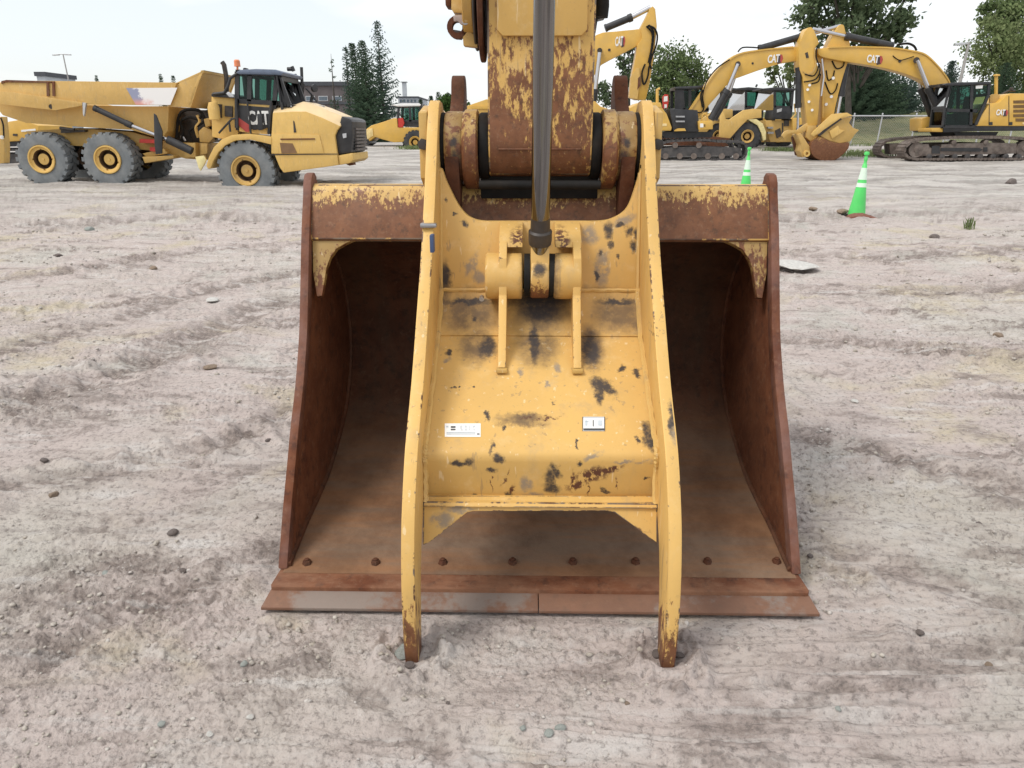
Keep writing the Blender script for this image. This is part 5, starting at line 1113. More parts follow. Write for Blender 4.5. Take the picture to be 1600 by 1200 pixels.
    m = MB(); m.px([(1279, 211), (1297, 196), (1318, 184), (1332, 183), (1327, 192), (1334, 200), (1343, 203), (1336, 210), (1329, 221), (1312, 224), (1296, 220)], Yk + .05, Yk + 1.4); m.build('thumb', M['yellow_old'], X, bevel=.04)
    m = MB(); m.px([(1296, 205), (1310, 196), (1312, 202), (1320, 204), (1308, 212), (1300, 217)], Yk - .03, Yk + .05); m.build('tine_plate', M['yellow'], X, bevel=.02)
    m = MB(); m.px([(1267, 210), (1272, 204), (1300, 178), (1324, 176), (1333, 181), (1314, 184.5), (1296, 197), (1271, 213.5)], Yk - .08, Yk + .0); m.build('tine', M['yellow'], X, bevel=.02)
    m = MB(); m.px([(1278, 211), (1296, 196), (1314, 184.5), (1316, 186), (1298, 199), (1281, 213)], Yk - .02, Yk + .05); m.build('tine_gap', M['dark'], X)
    m = MB(); m.px(spline([(1222, 212), (1226, 206), (1234, 203), (1246, 203), (1262, 192), (1270, 194), (1262, 202), (1250, 210), (1238, 208), (1230, 211), (1225, 217)], 2), Yk + .3, Yk + .5); m.build('link_arm', M['yellow_old'], X, bevel=.02)
    m = MB(); m.px([(1246, 210), (1252, 208), (1262, 224), (1268, 232), (1265, 243), (1254, 246), (1250, 236), (1252, 226)], Yk + .1, Yk + .9); m.px([(1262, 196), (1276, 196), (1278, 212), (1268, 222), (1260, 215)], Yk + .2, Yk + .9); m.build('quick_coupler', M['yellow_old'], X, bevel=.03)
    m = MB(); m.lathe([(.07, 0), (.15, 0), (.15, .2), (.07, .2), (.07, 0)], P(1261, 240, Yk + .0), (0, 1, 0), 16); m.build('lifting_eye', M['yellow'], X)
    m = MB(); m.px([(1238, 214), (1247, 212), (1250, 240), (1244, 243)], Yk + .8, Yk + 1.0); m.build('rear_link', M['rust_dark'], X)
    return X
excavator_b()
def excavator_c():
    Y = 41.0
    X = thing('excavator', 'excavator mostly hidden behind the foreground arm, only boom and stick showing', 'excavator', base_at(860, 246, Y))
    m = MB(); m.px([(840, 160), (930, 158), (938, 166), (950, 170), (950, 196), (840, 200)], Y + .1, Y + 2.8); m.build('engine_hood', M['yellow_new'], X, bevel=.05)
    m = MB(); ou = xz([(790, 230), (800, 218), (930, 216), (944, 222), (944, 238), (932, 246), (800, 247), (790, 240)], Y); belt(m, ou, Y, Y + .7, .1); belt(m, ou, Y + 2.4, Y + 3.1, .1); m.px([(800, 222), (930, 222), (930, 240), (800, 241)], Y + .1, Y + 3); m.build('track', M['track_dark'], X)
    m = MB(); m.px([(840, 200), (944, 200), (944, 216), (840, 216)], Y + .4, Y + 2.6); m.build('chassis', M['black'], X)
    Ym = Y + .9
    top = [(880, 130), (905, 85), (932, 54.5), (963, 49), (1001, 45), (1011, 41), (1018, 43)]; bot = [(1018, 60), (1009, 65.5), (996, 71.5), (976, 82), (947, 97), (936, 106), (915, 140), (895, 160), (882, 160)]
    m = MB(); m.px(spline(top, 3) + spline(bot, 3), Ym, Ym + .55); bo = m.build('boom', M['yellow_new'], X, bevel=.03)
    badge(961, 57.5, 976, 74, Ym, bo, .12)
    m = MB(); m.cyl(P(937, 79, Ym - .25), P(937, 79, Ym + .8), .13); m.cyl(P(952, 78, Ym - .03), P(952, 78, Ym), .07); m.build('boom_pin', M['dark'], bo)
    ram((925, 185), (930, 140), (937, 82), Ym - .25, .15, .11, X)
    ram((946, 44), (987, 27), (1016, 12), Ym + .2, .17, .13, X, 'stick_cylinder')
    Ys = Ym - .1
    m = MB(); m.px([(1001, 43), (1010, 26), (1016.5, 12), (1020, 9.5), (1024, 14), (1026.5, 40), (1025, 60), (1020, 100), (1014, 135), (1009, 156), (994, 156), (984, 152), (987, 120), (993, 90), (996, 70), (1003, 60)], Ys, Ys + .75); st = m.build('stick', M['yellow_new'], X, bevel=.03)
    m = MB(); m.px([(985, 122), (994, 106), (999, 106), (1000, 125), (996, 155), (984, 153)], Ys - .06, Ys); m.build('stick_plate', M['yellow'], st)
    m = MB(); m.px([(997, 122), (1001, 118), (1001, 134), (996, 140)], Ys - .08, Ys - .05); m.build('rusty_slot', M['rust'], st)
    for pts in ([(1012, 40), (1022, 44), (1027, 55), (1025, 72), (1018, 90), (1015, 104)], [(1014, 39), (1021, 50), (1020, 70), (1015, 95), (1018, 108)], [(1008, 100), (1003, 115), (1006, 132), (1012, 120), (1014, 104)], [(1010, 41), (1019, 52), (1018, 74), (1013, 98)]): hose(pts, Ys - .08, .045, X)
    return X
excavator_c()

# ------------------------------------------------------------------ wheel loaders
def loader(Y, dx, full, label):
    X = thing('wheel_loader', label, 'wheel loader', base_at(1168 + dx, 232.5, Y))
    s = lambda pts: [(x + dx, y) for x, y in pts]
    wl = wheel_meshes(.84, .6, .40, 18, tm='tyre_black', rm='yellow_old')
    for q in ((1168, 213), (1262, 213)): put_wheel(wl, P(q[0] + dx, q[1], Y), X); put_wheel(wl, P(q[0] + dx, q[1], Y + 2.2), X, False)
    cb = cab(X, [((1211, 140), (1210, 186)), ((1211, 140), (1239, 141)), ((1239, 141), (1235, 186)), ((1210, 167), (1237, 168)), ((1225, 141), (1224, 167))] if False else [(s([(1211, 140)])[0], s([(1210, 186)])[0]), (s([(1211, 140)])[0], s([(1239, 141)])[0]), (s([(1239, 141)])[0], s([(1235, 186)])[0]), (s([(1210, 167)])[0], s([(1237, 168)])[0])],
             [s([(1213, 143), (1237, 143), (1235, 166), (1212, 166)])], Y + .3, Y + 1.9, .16)
    m = MB(); m.px(s([(1209, 168), (1236, 168), (1234, 186), (1206, 186)]), Y + .28, Y + 1.9); m.build('cab_door', M['black'], cb, bevel=.03)
    m = MB(); m.px(s([(1188, 138.5), (1215, 136), (1243, 138.5), (1242, 142), (1188, 141.5)]), Y + .2, Y + 2.0); m.build('roof', M['black'], cb, bevel=.04)
    a, c = P(1210 + dx, 142, Y + .3), P(1208 + dx, 172, Y + .3); dv = Vector((-.55, 1.45, 0))
    m = MB(); e = [a, c, c + dv + Vector((-.25, 0, 0)), a + dv]; th = Vector((.03, .01, 0)); m.add(e + [p + th for p in e], [(0, 1, 2, 3), (7, 6, 5, 4), (0, 4, 5, 1), (1, 5, 6, 2), (2, 6, 7, 3), (3, 7, 4, 0)]); m.build('windscreen', M['windshield'], cb)
    m = MB(); m.px(s([(1214, 171), (1222, 169), (1221, 174), (1214, 176)]), Y + .24, Y + .29); m.build('door_handle', M['galv'], cb)
    m = MB(); m.px(s([(1124, 217), (1126, 175), (1131, 176), (1134, 186), (1140, 187), (1150, 180), (1162, 172), (1178, 170), (1190, 171), (1190, 184), (1180, 185), (1168, 187), (1156, 199), (1141, 216)]), Y - .12, Y + .1); m.build('lift_arm', M['yellow'], X, bevel=.03)
    if full:
        m = MB(); m.px(s([(1168, 186), (1182, 186), (1192, 193), (1197, 206), (1197, 218), (1193, 220), (1190, 208), (1184, 196), (1174, 190)]), Y - .1, Y + .6); m.build('fender', bpy.data.materials['pale_yellow_plastic'], X, bevel=.02)
        m = MB(); m.px(s([(1196, 188), (1236, 188), (1240, 200), (1240, 222), (1204, 222), (1198, 206)]), Y + .5, Y + 1.8); ch = m.build('chassis', M['yellow_old'], X, bevel=.04)
        for q in ([(1200, 198), (1208, 198), (1208, 201), (1200, 201)], [(1200, 206), (1209, 206), (1209, 209), (1200, 209)]): m = MB(); m.px(s(q), Y + .2, Y + .5); m.build('step', M['steel'], ch)
        m = MB(); m.px(s([(1211, 204), (1219, 200), (1222, 212), (1214, 216)]), Y + .42, Y + .5); m.px(s([(1225, 188), (1233, 188), (1233, 197), (1225, 197)]), Y + .45, Y + .52); m.px(s([(1222, 192), (1224, 192), (1224, 214), (1222, 214)]), Y + .45, Y + .52); m.build('chassis_recess', M['dark'], ch)
        m = MB(); m.tube([P(1236 + dx, 186, Y + .3), P(1243 + dx, 178, Y + .3), P(1241 + dx, 162, Y + .3)], .05); m.build('handrail', M['yellow'], X)
    else:
        m = MB(); m.px(s([(1190, 188), (1250, 188), (1250, 222), (1196, 222)]), Y + .5, Y + 1.8); m.build('chassis', M['yellow_old'], X)
    m = MB(); m.px(s([(1136, 190), (1150, 186), (1162, 194), (1150, 206), (1138, 204)]), Y + .5, Y + 1.4); m.build('front_frame', M['dark'], X, bevel=.05)
    m = MB(); m.px(s([(1238, 184), (1290, 184), (1294, 194), (1292, 216), (1240, 216)]), Y + .2, Y + 2.0); m.build('engine_hood', M['yellow_new'], X, bevel=.06)
    m = MB(); m.px(s([(1102, 212), (1122, 214), (1140, 216), (1140, 228), (1112, 232), (1103, 226)]), Y - .3, Y + 2.6); m.build('loader_bucket', M['rust_dark'], X, bevel=.04)
    m = MB(); m.tube([P(1181 + dx, 110 + 26, Y + 1.2), P(1183 + dx, 132, Y + 1.2)], .06); m.build('roof_beacon', M['black'], X)
    return X
loader(50.0, 0, True, 'nearest of three wheel loaders, yellow with black cab and blue tinted windscreen')
loader(53.2, -45, False, 'second wheel loader, its cab half hidden by the one in front')
loader(56.4, -84, False, 'farthest wheel loader, only dark cab glass showing under the raised boom')
# ------------------------------------------------------------------ trees
def leaf_mat(name, a, c, sc=1.2):
    b = N(name); f = b.noise(sc, 3, .6); f2 = b.noise(sc * 9, 2, .6)
    col = b.mix(b.ramp(f, .35, .65), a, c); col = b.mix(b.ramp(f2, .45, .75, 0, .55), col, tuple(min(1, x * 1.9) for x in c))
    d = b.n('ShaderNodeBsdfDiffuse'); t = b.n('ShaderNodeBsdfTranslucent'); m = b.n('ShaderNodeMixShader'); m.inputs[0].default_value = .3
    b.l(col, d.inputs[0]); b.l(col, t.inputs[0]); b.l(d.outputs[0], m.inputs[1]); b.l(t.outputs[0], m.inputs[2]); b.l(m.outputs[0], b.out.inputs['Surface'])
    return b.mat
M['bark'] = plain('grey_bark', (.075, .065, .055), .9, .25, 3, bump=.4)
M['spruce'] = leaf_mat('spruce_needles', (.050, .082, .055), (.095, .140, .090))
M['spruce_blue'] = leaf_mat('blue_green_needles', (.060, .095, .080), (.110, .152, .125))
M['poplar'] = leaf_mat('poplar_leaves', (.085, .125, .055), (.155, .200, .090))
M['poplar_dark'] = leaf_mat('dark_poplar_leaves', (.072, .105, .058), (.130, .170, .095))
M['poplar_pale'] = leaf_mat('pale_poplar_leaves', (.120, .165, .070), (.220, .260, .125))
M['bush'] = leaf_mat('bush_leaves', (.035, .07, .02), (.07, .12, .035))
def raw_mesh(name, vs, fs, mat):
    me = bpy.data.meshes.new(name); me.from_pydata([tuple(v) for v in vs], [], fs); me.materials.append(mat); me.update(); return me
def np_quads(name, co, mat, k=4):
    me = bpy.data.meshes.new(name); n = len(co); co = co.astype(np.float32)
    me.vertices.add(n); me.vertices.foreach_set('co', co.ravel()); me.loops.add(n); me.loops.foreach_set('vertex_index', np.arange(n, dtype=np.int32))
    me.polygons.add(n // k); me.polygons.foreach_set('loop_start', np.arange(0, n, k, dtype=np.int32)); me.update(calc_edges=True); me.materials.append(mat); return me
def child(name, me, parent):
    o = bpy.data.objects.new(name, me); COL.objects.link(o); o.parent = parent; WB[o.name] = WB[parent.name]; return o
def spruce(label, px, top, Y, half, base=None, lean=0.0, mat='spruce', gap=.12, group=None, seed=0, low=.06, dens=1.0, bare=0.0):
    """px: trunk pixel, top: top pixel, half: half width of the crown in metres"""
    rnd = random.Random(seed); a = P(px, top, Y); b = Vector((a.x + lean, Y, gz(a.x, Y) if base is None else base))
    H = a.z - b.z; o = thing('spruce_tree', label, 'tree', b, group)
    tr = MB(); tip = Vector((a.x - b.x, 0, H)); tr.cyl((0, 0, -.2), tip * .55, .012 * H + .05, .007 * H + .03, 8); tr.cyl(tip * .55, tip, .007 * H + .03, .015, 6)
    for v in range(len(tr.v)): tr.v[v] = tr.v[v] + b
    tr.build('trunk', M['bark'], o)
    vs, fs = [], []
    z = low * H
    while z < H * .985:
        t = z / H; prof = (1 - t) ** .80 * (.75 + .25 * min(1, t / .18)); nb = int((5 + 4 * (1 - t)) * dens) + 1; a0 = rnd.random() * 6.28
        for k in range(nb):
            if rnd.random() < gap: continue
            ang = a0 + 6.283 * k / nb + rnd.uniform(-.35, .35); Lb = half * prof * rnd.uniform(.50, 1.22) + .12
            c0 = tip * t; dr = Vector((math.cos(ang), math.sin(ang), 0)); droop = rnd.uniform(.18, .5) * (1 - t * .9) - .35 * t
            ns = max(3, int(Lb / .20)); sd = Vector((-dr.y, dr.x, 0))
            for i in range(ns):
                u = (i + .6) / ns
                if u < bare and t < .6: continue
                p = c0 + dr * (Lb * u) + Vector((0, 0, -droop * Lb * u + .30 * Lb * u * u))
                for q in range(3):
                    s = rnd.choice((-1, 1)); wl = (.14 + .30 * Lb * .35 * (1 - u * .6)) * rnd.uniform(.6, 1.2)
                    e = p + sd * s * wl + dr * wl * rnd.uniform(.3, .9) + Vector((0, 0, rnd.uniform(-.20, .06)))
                    wd = Vector((0, 0, rnd.uniform(.05, .10) + .02 * Lb)) + dr * .05
                    n_ = len(vs); vs += [p - wd * .5, p + wd * .5, e]; fs.append((n_, n_ + 1, n_ + 2))
        z += H * rnd.uniform(.016, .030)
    child('crown', raw_mesh('crown', vs, fs, M[mat]), o); return o
def leafy(label, cat_px, Y, blobs, mat, n, leaf=.16, trunk=None, seed=0, group=None, base=None, limbs=True):
    """blobs: (px, py, radius x m, radius z m) of the crown; trunk pixel column cat_px"""
    rnd = random.Random(seed); bx = P(cat_px, 200, Y).x; b = Vector((bx, Y, gz(bx, Y) if base is None else base))
    o = thing('leafy_tree', label, 'tree', b, group); cs = []
    for (x, y, rx, rz) in blobs: cs.append((P(x, y, Y) - b + Vector((0, rnd.uniform(-.5, .5) * rx, 0)), rx, rz))
    tr = MB(); topz = max(c.z for c, _, _ in cs); ztr = min(c.z for c, _, _ in cs)
    tr.cyl(b + Vector((0, 0, -.2)), b + Vector((cs[0][0].x * .3, 0, topz * .55)), .022 * topz + .04, .012 * topz + .03, 9)
    for c, rx, rz in cs:
        p0 = Vector((c.x * .15, 0, min(topz * .5, max(.4, c.z * .55)))); p1 = (p0 + c) / 2 + Vector((0, 0, .15 * rz)); tr.tube(spline([tuple(b + p0), tuple(b + p1), tuple(b + c + Vector((0, 0, rz * .6)))], 4), .007 * topz + .015, 5)
    tr.build('trunk', M['bark'], o)
    chunks = []; wts = [rx * rx * rz for _, rx, rz in cs]; 
    for c, rx, rz in cs:
        k = int(n * rx * rx * rz / sum(wts)); ncl = max(5, k // 40)
        rg = np.random.RandomState(seed * 97 + int(rx * 100) + len(chunks))
        d = rg.normal(size=(ncl, 3)); d /= np.linalg.norm(d, axis=1)[:, None]
        cc = np.array(c)[None] + d * (.35 + .65 * rg.rand(ncl, 1) ** .6) * np.array([rx, rx, rz])
        sr = rg.uniform(.16, .34, (ncl, 1)) * min(rx, rz) + leaf
        p = (cc[:, None, :] + rg.normal(size=(ncl, 40, 3)) * np.array([1, 1, .7]) * sr[:, None, :] * .55).reshape(-1, 3); q = len(p)
        u = rg.normal(size=(q, 3)) * np.array([1, 1, .8]); u /= np.linalg.norm(u, axis=1)[:, None]
        v = np.cross(u, rg.normal(size=(q, 3))); v /= np.linalg.norm(v, axis=1)[:, None]; w_ = np.cross(u, v); s_ = leaf * rg.uniform(.6, 1.25, (q, 1))
        chunks.append(np.stack([p - v * s_, p + w_ * s_ * .55, p + v * s_, p - w_ * s_ * .55], 1).reshape(-1, 3))
    child('crown', np_quads('crown', np.concatenate(chunks), M[mat]), o); return o
# two tall spruces and thin neighbours, centre left
spruce('tallest spruce standing alone with upswept open branches beside the tower block', 588.5, 31, 74, 2.7, lean=.3, mat='spruce_blue', seed=11, gap=.22, low=.02, dens=1.0)
spruce('broad dense spruce with a bent tip just left of the tallest spruce', 565, 62, 72, 2.2, lean=.4, seed=12, gap=.08, low=.02, dens=1.7)
spruce('spruce half merged into the dense one with a broken leaning top', 549, 66, 73, 1.7, lean=.6, seed=15, gap=.10, low=.02, dens=1.5)
spruce('thin sparse grey spruce at the edge of the spruce clump', 539.5, 70, 75, 1.1, mat='spruce_blue', seed=13, gap=.45, low=.1)
spruce('bare dead spruce pole with a few twigs in front of the brown building', 517, 84, 76, .7, seed=14, gap=.88, low=.2)
for i, (x, t, h_, yy, lb) in enumerate(((673, 149, .9, 120, 'small distant spruce left of the taller one behind the centre dump bed'), (684.5, 143, 1.0, 122, 'tallest of the small distant spruces behind the centre dump bed'), (692, 150, 1.1, 125, 'small distant spruce nearest the round green bush'), (657, 155, .9, 121, 'small distant spruce touching the centre truck cab'),
        (250, 114, .8, 125, 'distant spruce top left of a pair above the dump bed decal'), (270, 117, .8, 128, 'distant spruce top right of a pair above the dump bed decal'), (150, 117, .7, 130, 'lone distant spruce top above the middle of the left dump bed'))):
    spruce(lb, x, t, yy, h_ * 1.6, seed=30 + i, gap=.1, group='distant spruces on the horizon')
leafy('round green bush behind the foreground arm, left of the stick', 702, 110, [(697, 163, 1.6, 1.3), (705, 164, 1.6, 1.2), (712, 164, 1.4, 1.2)], 'bush', 2200, .22, seed=40)
# round poplar behind excavator C
leafy('round poplar between the hidden excavator stick and the dark cab', 1050, 82, [(1048, 118, 3.0, 3.0), (1066, 112, 2.6, 2.2), (1040, 100, 2.0, 1.9), (1075, 132, 2.4, 2.6), (1055, 145, 3.2, 2.8), (1030, 135, 2.2, 3.2), (1062, 92, 1.6, 1.0), (1085, 118, 1.2, 1.2), (1032, 160, 2.4, 2.0), (1072, 160, 2.2, 2.0)], 'poplar', 9000, .18, seed=41)
leafy('loose bluish poplar seen between the hidden boom and its stick', 982, 84, [(982, 95, 1.0, 2.0), (978, 120, .9, 1.1), (988, 84, .6, .9), (972, 100, .6, .8), (985, 128, 1.0, 1.0), (948, 148, 1.2, 1.1), (940, 140, .9, .8), (958, 152, 1.3, .9)], 'poplar_dark', 1900, .19, seed=42)
# large poplar above the crossed sticks
leafy('tall large leaved poplar rising above the two crossed excavator sticks', 1330, 66, [(1285, 12, 3.0, 2.6), (1330, 20, 3.2, 3.0), (1375, 14, 2.4, 2.2), (1300, 45, 2.6, 1.8), (1350, 50, 3.0, 2.0), (1395, 40, 1.6, 1.2), (1255, 8, 1.5, 1.0), (1415, 6, 1.2, 1.0), (1380, 62, 2.0, 1.1), (1330, 75, 2.2, 1.3), (1320, -30, 4.0, 2.8), (1275, -12, 2.4, 1.6), (1390, -16, 2.0, 1.6), (1398, 56, 1.0, .6)], 'poplar_dark', 5200, .24, seed=43)
leafy('yellowish sapling behind the nearest loader cab', 1232, 78, [(1232, 118, 1.0, 1.2), (1222, 128, 1.2, .7), (1236, 100, .7, .9), (1210, 106, .8, .5), (1240, 130, 1.0, .9), (1205, 118, .6, .4)], 'poplar_pale', 1100, .16, seed=44)
# dense dark spruces behind the bank
spruce('wide dark spruce filling the gap under the right boom', 1346, 70, 76, 4.6, base=2.3, seed=50, gap=.0, low=.0, dens=2.2)
spruce('dark spruce just right of the crossed sticks', 1322, 78, 78, 3.6, base=2.3, seed=51, gap=.0, low=.0, dens=2.0)
spruce('dark spruce right of the widest one', 1376, 84, 79, 3.6, base=2.3, seed=52, gap=.0, low=.0, dens=1.9)
spruce('airy spruce with spaced branches nearest the right excavator cab', 1412, 104, 80, 3.2, base=2.3, mat='spruce_blue', seed=53, gap=.25, low=.0)
spruce('small airy spruce under the boom of the right excavator', 1430, 118, 82, 2.4, base=2.3, mat='spruce_blue', seed=54, gap=.25, low=.0)
spruce('spruce peeking above the right excavator cab roof', 1489, 94, 84, 2.6, base=2.4, mat='spruce_blue', seed=55, gap=.1, low=.0, dens=1.4)
spruce('dark spruce in front of the pale poplar at the right edge', 1574, 98, 74, 2.6, base=2.0, mat='spruce', seed=56, gap=.15, low=.0, dens=1.2)
leafy('pale green poplar filling the right edge of the yard', 1560, 78, [(1556, 60, 3.0, 2.8), (1585, 70, 3.0, 3.2), (1540, 90, 2.4, 2.6), (1565, 105, 3.0, 2.6), (1600, 100, 3.4, 3.4), (1530, 75, 1.6, 1.8), (1548, 36, 1.6, 1.2), (1545, 125, 2.8, 2.0), (1580, 128, 3.0, 2.2)], 'poplar_pale', 8000, .18, seed=45, base=2.3)
leafy('taller dark poplar behind the pale one at the right edge', 1595, 88, [(1590, 18, 3.0, 2.6), (1570, 30, 2.2, 2.0), (1610, 40, 3.4, 3.2), (1555, 14, 1.2, 1.0), (1600, 0, 2.6, 1.8), (1540, 12, .8, .6), (1575, 52, 2.4, 2.0), (1550, 34, 1.0, .8)], 'poplar', 4600, .22, seed=46, base=2.3)

# ------------------------------------------------------------------ chain link fence
def fence():
    Y0, Y1 = 55.0, 53.0
    o = thing('chain_link_fence', 'galvanised chain link fence with pale posts in front of the grass bank', 'fence', Vector((P(1310, 225, Y0).x, Y0, gz(26, Y0))))
    x0, x1 = P(1296, 200, Y0).x, P(1640, 200, Y0).x
    zt, zb = P(1400, 181, Y0).z, gz(30, Y0) + .03
    rail = MB(); rail.cyl((x0, Y0, zt), (x1, Y0, zt), .045, n=8); rail.build('top_rail', M['galv'], o)
    ps = MB(); ps.cyl((0, 0, 0), (0, 0, zt - zb + .25), .05, n=8); ps.lathe([(.06, 0), (.05, .06), (0, .08)], (0, 0, zt - zb + .22), (0, 0, 1), 8); pm = ps.mesh('post', M['galv'])
    for px in (1311, 1333, 1374, 1427, 1478, 1530, 1582):
        place(pm, 'post', (P(px, 200, Y0).x, Y0 + .06, zb - .1), o, (0, R(3.0 if px in (1374, 1427) else 0), 0))
    m = MB(); H = zt - zb; s = .16; x = x0 - H
    while x < x1:
        for sg in (1, -1):
            a = Vector((x if sg > 0 else x + H, Y0, zb)); c = Vector((x + H if sg > 0 else x, Y0, zt))
            m.add([a + Vector((-.0035, 0, 0)), a + Vector((.0035, 0, 0)), c + Vector((.0035, 0, 0)), c + Vector((-.0035, 0, 0)), a + Vector((0, .006, 0)), c + Vector((0, .006, 0))], [(0, 1, 2, 3), (1, 4, 5, 2), (4, 0, 3, 5)])
        x += s
    m.flat = True; m.build('wire_mesh', M['galv'], o)
fence()

# ------------------------------------------------------------------ poles, buildings
def light_pole(px, top, Y, arm_l, arm_r, label, hz=None, tilt=0.0, r_=.09):
    a = P(px, top, Y); b = Vector((a.x + tilt, Y, gz(a.x, Y))); o = thing('light_pole', label, 'light pole', b)
    m = MB(); m.cyl(b + Vector((0, 0, -.2)), a, r_ * 1.3, r_ * .7, 10); m.build('pole', plain('pole_grey_' + str(px), (.33, .32, .31), .6), o)
    ya = hz if hz else top
    m = MB(); l, r2 = P(arm_l, ya + .5, Y), P(arm_r, ya, Y); m.tube([l, (l + r2) / 2 + Vector((0, 0, .05)), r2], r_ * .55, 6); m.build('arm', M['galv'], o)
    for e, sgn in ((l, 1), (r2, -1)):
        if abs(e.x - a.x) < .3: continue
        m = MB(); m.prism([e + Vector((-sgn * .05, -.14, -.10)), e + Vector((sgn * .7, -.14, -.07)), e + Vector((sgn * .7, -.14, .06)), e + Vector((-sgn * .05, -.14, .02))], (0, .28, 0)); m.build('lamp_head', M['galv'], o, bevel=.02)
    return o
light_pole(98.5, 85, 92, 83, 110, 'thin grey lamp post with two opposite arms above the left dump bed', tilt=.35)
light_pole(1514, 66, 62, 1492, 1514, 'tall grey lamp post with one arm behind the right excavator cab', hz=68.5, r_=.13, tilt=-.35)
M['brown_wall'] = plain('brown_metal_cladding', (.115, .098, .098), .7, .12, 1.5)
M['dark_roof'] = plain('dark_flat_roof', (.06, .065, .075), .7, .1, 1)
M['pane_dark'] = plain('dark_window_glass', (.10, .13, .16), .12, .2, 1)
def building(name, label, x0, x1, yt, Y, depth, mat, roofh=.5, wins=(), yb=None):
    a, c = P(x0, yt, Y), P(x1, yt, Y); g_ = gz(a.x, Y); b = Vector(((a.x + c.x) / 2, Y, g_)); o = thing(name, label, 'building', b)
    m = MB(); m.box(a.x, c.x, Y, Y + depth, g_ - .3, a.z); m.build('wall', M[mat], o)
    m = MB(); m.box(a.x - .2, c.x + .2, Y - .2, Y + depth + .2, a.z + .003, a.z + roofh); m.build('roof', M['dark_roof'], o)
    for (u0, v0, u1, v1) in wins:
        p, q = P(u0, v1, Y), P(u1, v0, Y); m = MB(); m.box(p.x, q.x, Y - .06, Y - .003, p.z, q.z); w_ = m.build('window', M['galv'], o)
        m = MB(); m.box(p.x + .08, q.x - .08, Y - .09, Y - .062, p.z + .08, q.z - .08); m.build('pane', M['pane_dark'], w_)
    return o
building('building', 'long brown metal clad hall behind the hood of the left dump truck', 468, 541, 134, 105, 20, 'brown_wall', .5, [(478, 150, 492, 158), (498, 150, 512, 158), (520, 150, 534, 158)])
building('building', 'low brown annex with a lighter roof in front of the brown hall', 500, 548, 163, 98, 6, 'brown_wall', .25)
M['pale_wall'] = plain('pale_grey_cladding', (.40, .43, .46), .6, .06, 1)
building('building', 'pale grey office with a strip of windows behind the centre truck cab', 622, 652, 152.5, 140, 14, 'pale_wall', .2, [(624 + 5.6 * k, 154.5, 628.6 + 5.6 * k, 160.5) for k in range(5)])
building('building', 'low white warehouse behind the spruces and centre dump truck', 600, 720, 168, 135, 14, 'white', .3)
o = building('tower', 'small square grey tower rising right of the tallest spruce', 628, 634, 128.5, 160, 1.0, 'pale_wall', .1)
o['category'] = 'tower'
building('building', 'pale blue roofed shed peeking over the left dump bed', 57, 70, 119, 120, 8, 'pale_wall', .6)

# ------------------------------------------------------------------ traffic cones
M['lime'] = plain('lime_green_plastic', (.08, .62, .13), .42, .06, 4, dust=.12, dustcol=(.5, .55, .42))
M['collar'] = plain('reflective_white_collar', (.66, .82, .68), .3, .04, 8)
def cone(px, py_base, Y, H, label, tilt):
    b = P(px, py_base, Y); b.z = gz(b.x, Y); o = thing('traffic_cone', label, 'traffic cone', b, 'lime green cones standing on the dirt')
    k = H / 1.2; r = lambda z: .165 - .125 * z / .98
    m = MB(); m.lathe([(r(z) , z) for z in (.035, .2, .42)] + [(r(.98), .98), (.036, .985), (.026, 1.03), (.034, 1.06), (.034, 1.10), (.022, 1.15), (.044, 1.155), (.050, 1.18), (.040, 1.215), (0, 1.22)], (0, 0, 0), (0, 0, 1), 28)
    m.v = [v * k + b for v in m.v]; m.build('cone_body', M['lime'], o)
    for z0, z1 in ((.56, .64), (.70, .92)):
        m = MB(); m.lathe([(r(z0) + .003, z0), (r(z1) + .003, z1)], (0, 0, 0), (0, 0, 1), 28); m.v = [v * k + b for v in m.v]; m.build('reflective_collar', M['collar'], o)
    m = MB(); pts = []
    m.prism([(math.cos(a) * .27 * (1 + .10 * math.cos(4 * a)), math.sin(a) * .27 * (1 + .10 * math.cos(4 * a)), 0.0) for a in [i * math.pi / 8 + math.pi / 8 for i in range(16)]], (0, 0, .035)); m.v = [v * k + b for v in m.v]; m.build('rubber_base', M['rubber'], o, bevel=.008)
    o.rotation_euler = tilt; return o
cone(1338, 336, 15.3, 1.22, 'lime green traffic cone with white collars standing free on the open dirt', (0, R(1.5), 0))
cone(1163, 308, 19.2, 1.22, 'lime green traffic cone half hidden behind the top edge of the rusty bucket', (0, R(.5), 0))

# ------------------------------------------------------------------ stones, clods, gravel, weeds
def stone_mesh(seed, r_=1.0, flat=.6):
    rnd = random.Random(seed); bm = bmesh.new(); bmesh.ops.create_icosphere(bm, subdivisions=2, radius=1)
    ax = [Vector((rnd.gauss(0, 1), rnd.gauss(0, 1), rnd.gauss(0, 1))).normalized() for _ in range(7)]; ct = [rnd.uniform(.55, .85) for _ in ax]
    for v in bm.verts:
        for a_, c_ in zip(ax, ct):
            d = v.co.dot(a_)
            if d > c_: v.co -= a_ * (d - c_)
        v.co = Vector((v.co.x * rnd.uniform(.97, 1.03), v.co.y * rnd.uniform(.97, 1.03), v.co.z * flat))
    me = bpy.data.meshes.new('stone'); bm.to_mesh(me); bm.free(); return me
stone_mats = [plain('pale_stone', (.50, .49, .46), .85, .15, 9, bump=.4), plain('grey_green_stone', (.27, .29, .27), .85, .2, 9, bump=.4), plain('brown_clod', (.25, .19, .14), .95, .2, 9, bump=.6), plain('red_brick_lump', (.20, .085, .06), .95, .25, 7, bump=.6), plain('dark_clod', (.15, .125, .115), .95, .2, 9, bump=.6)]
stones = []
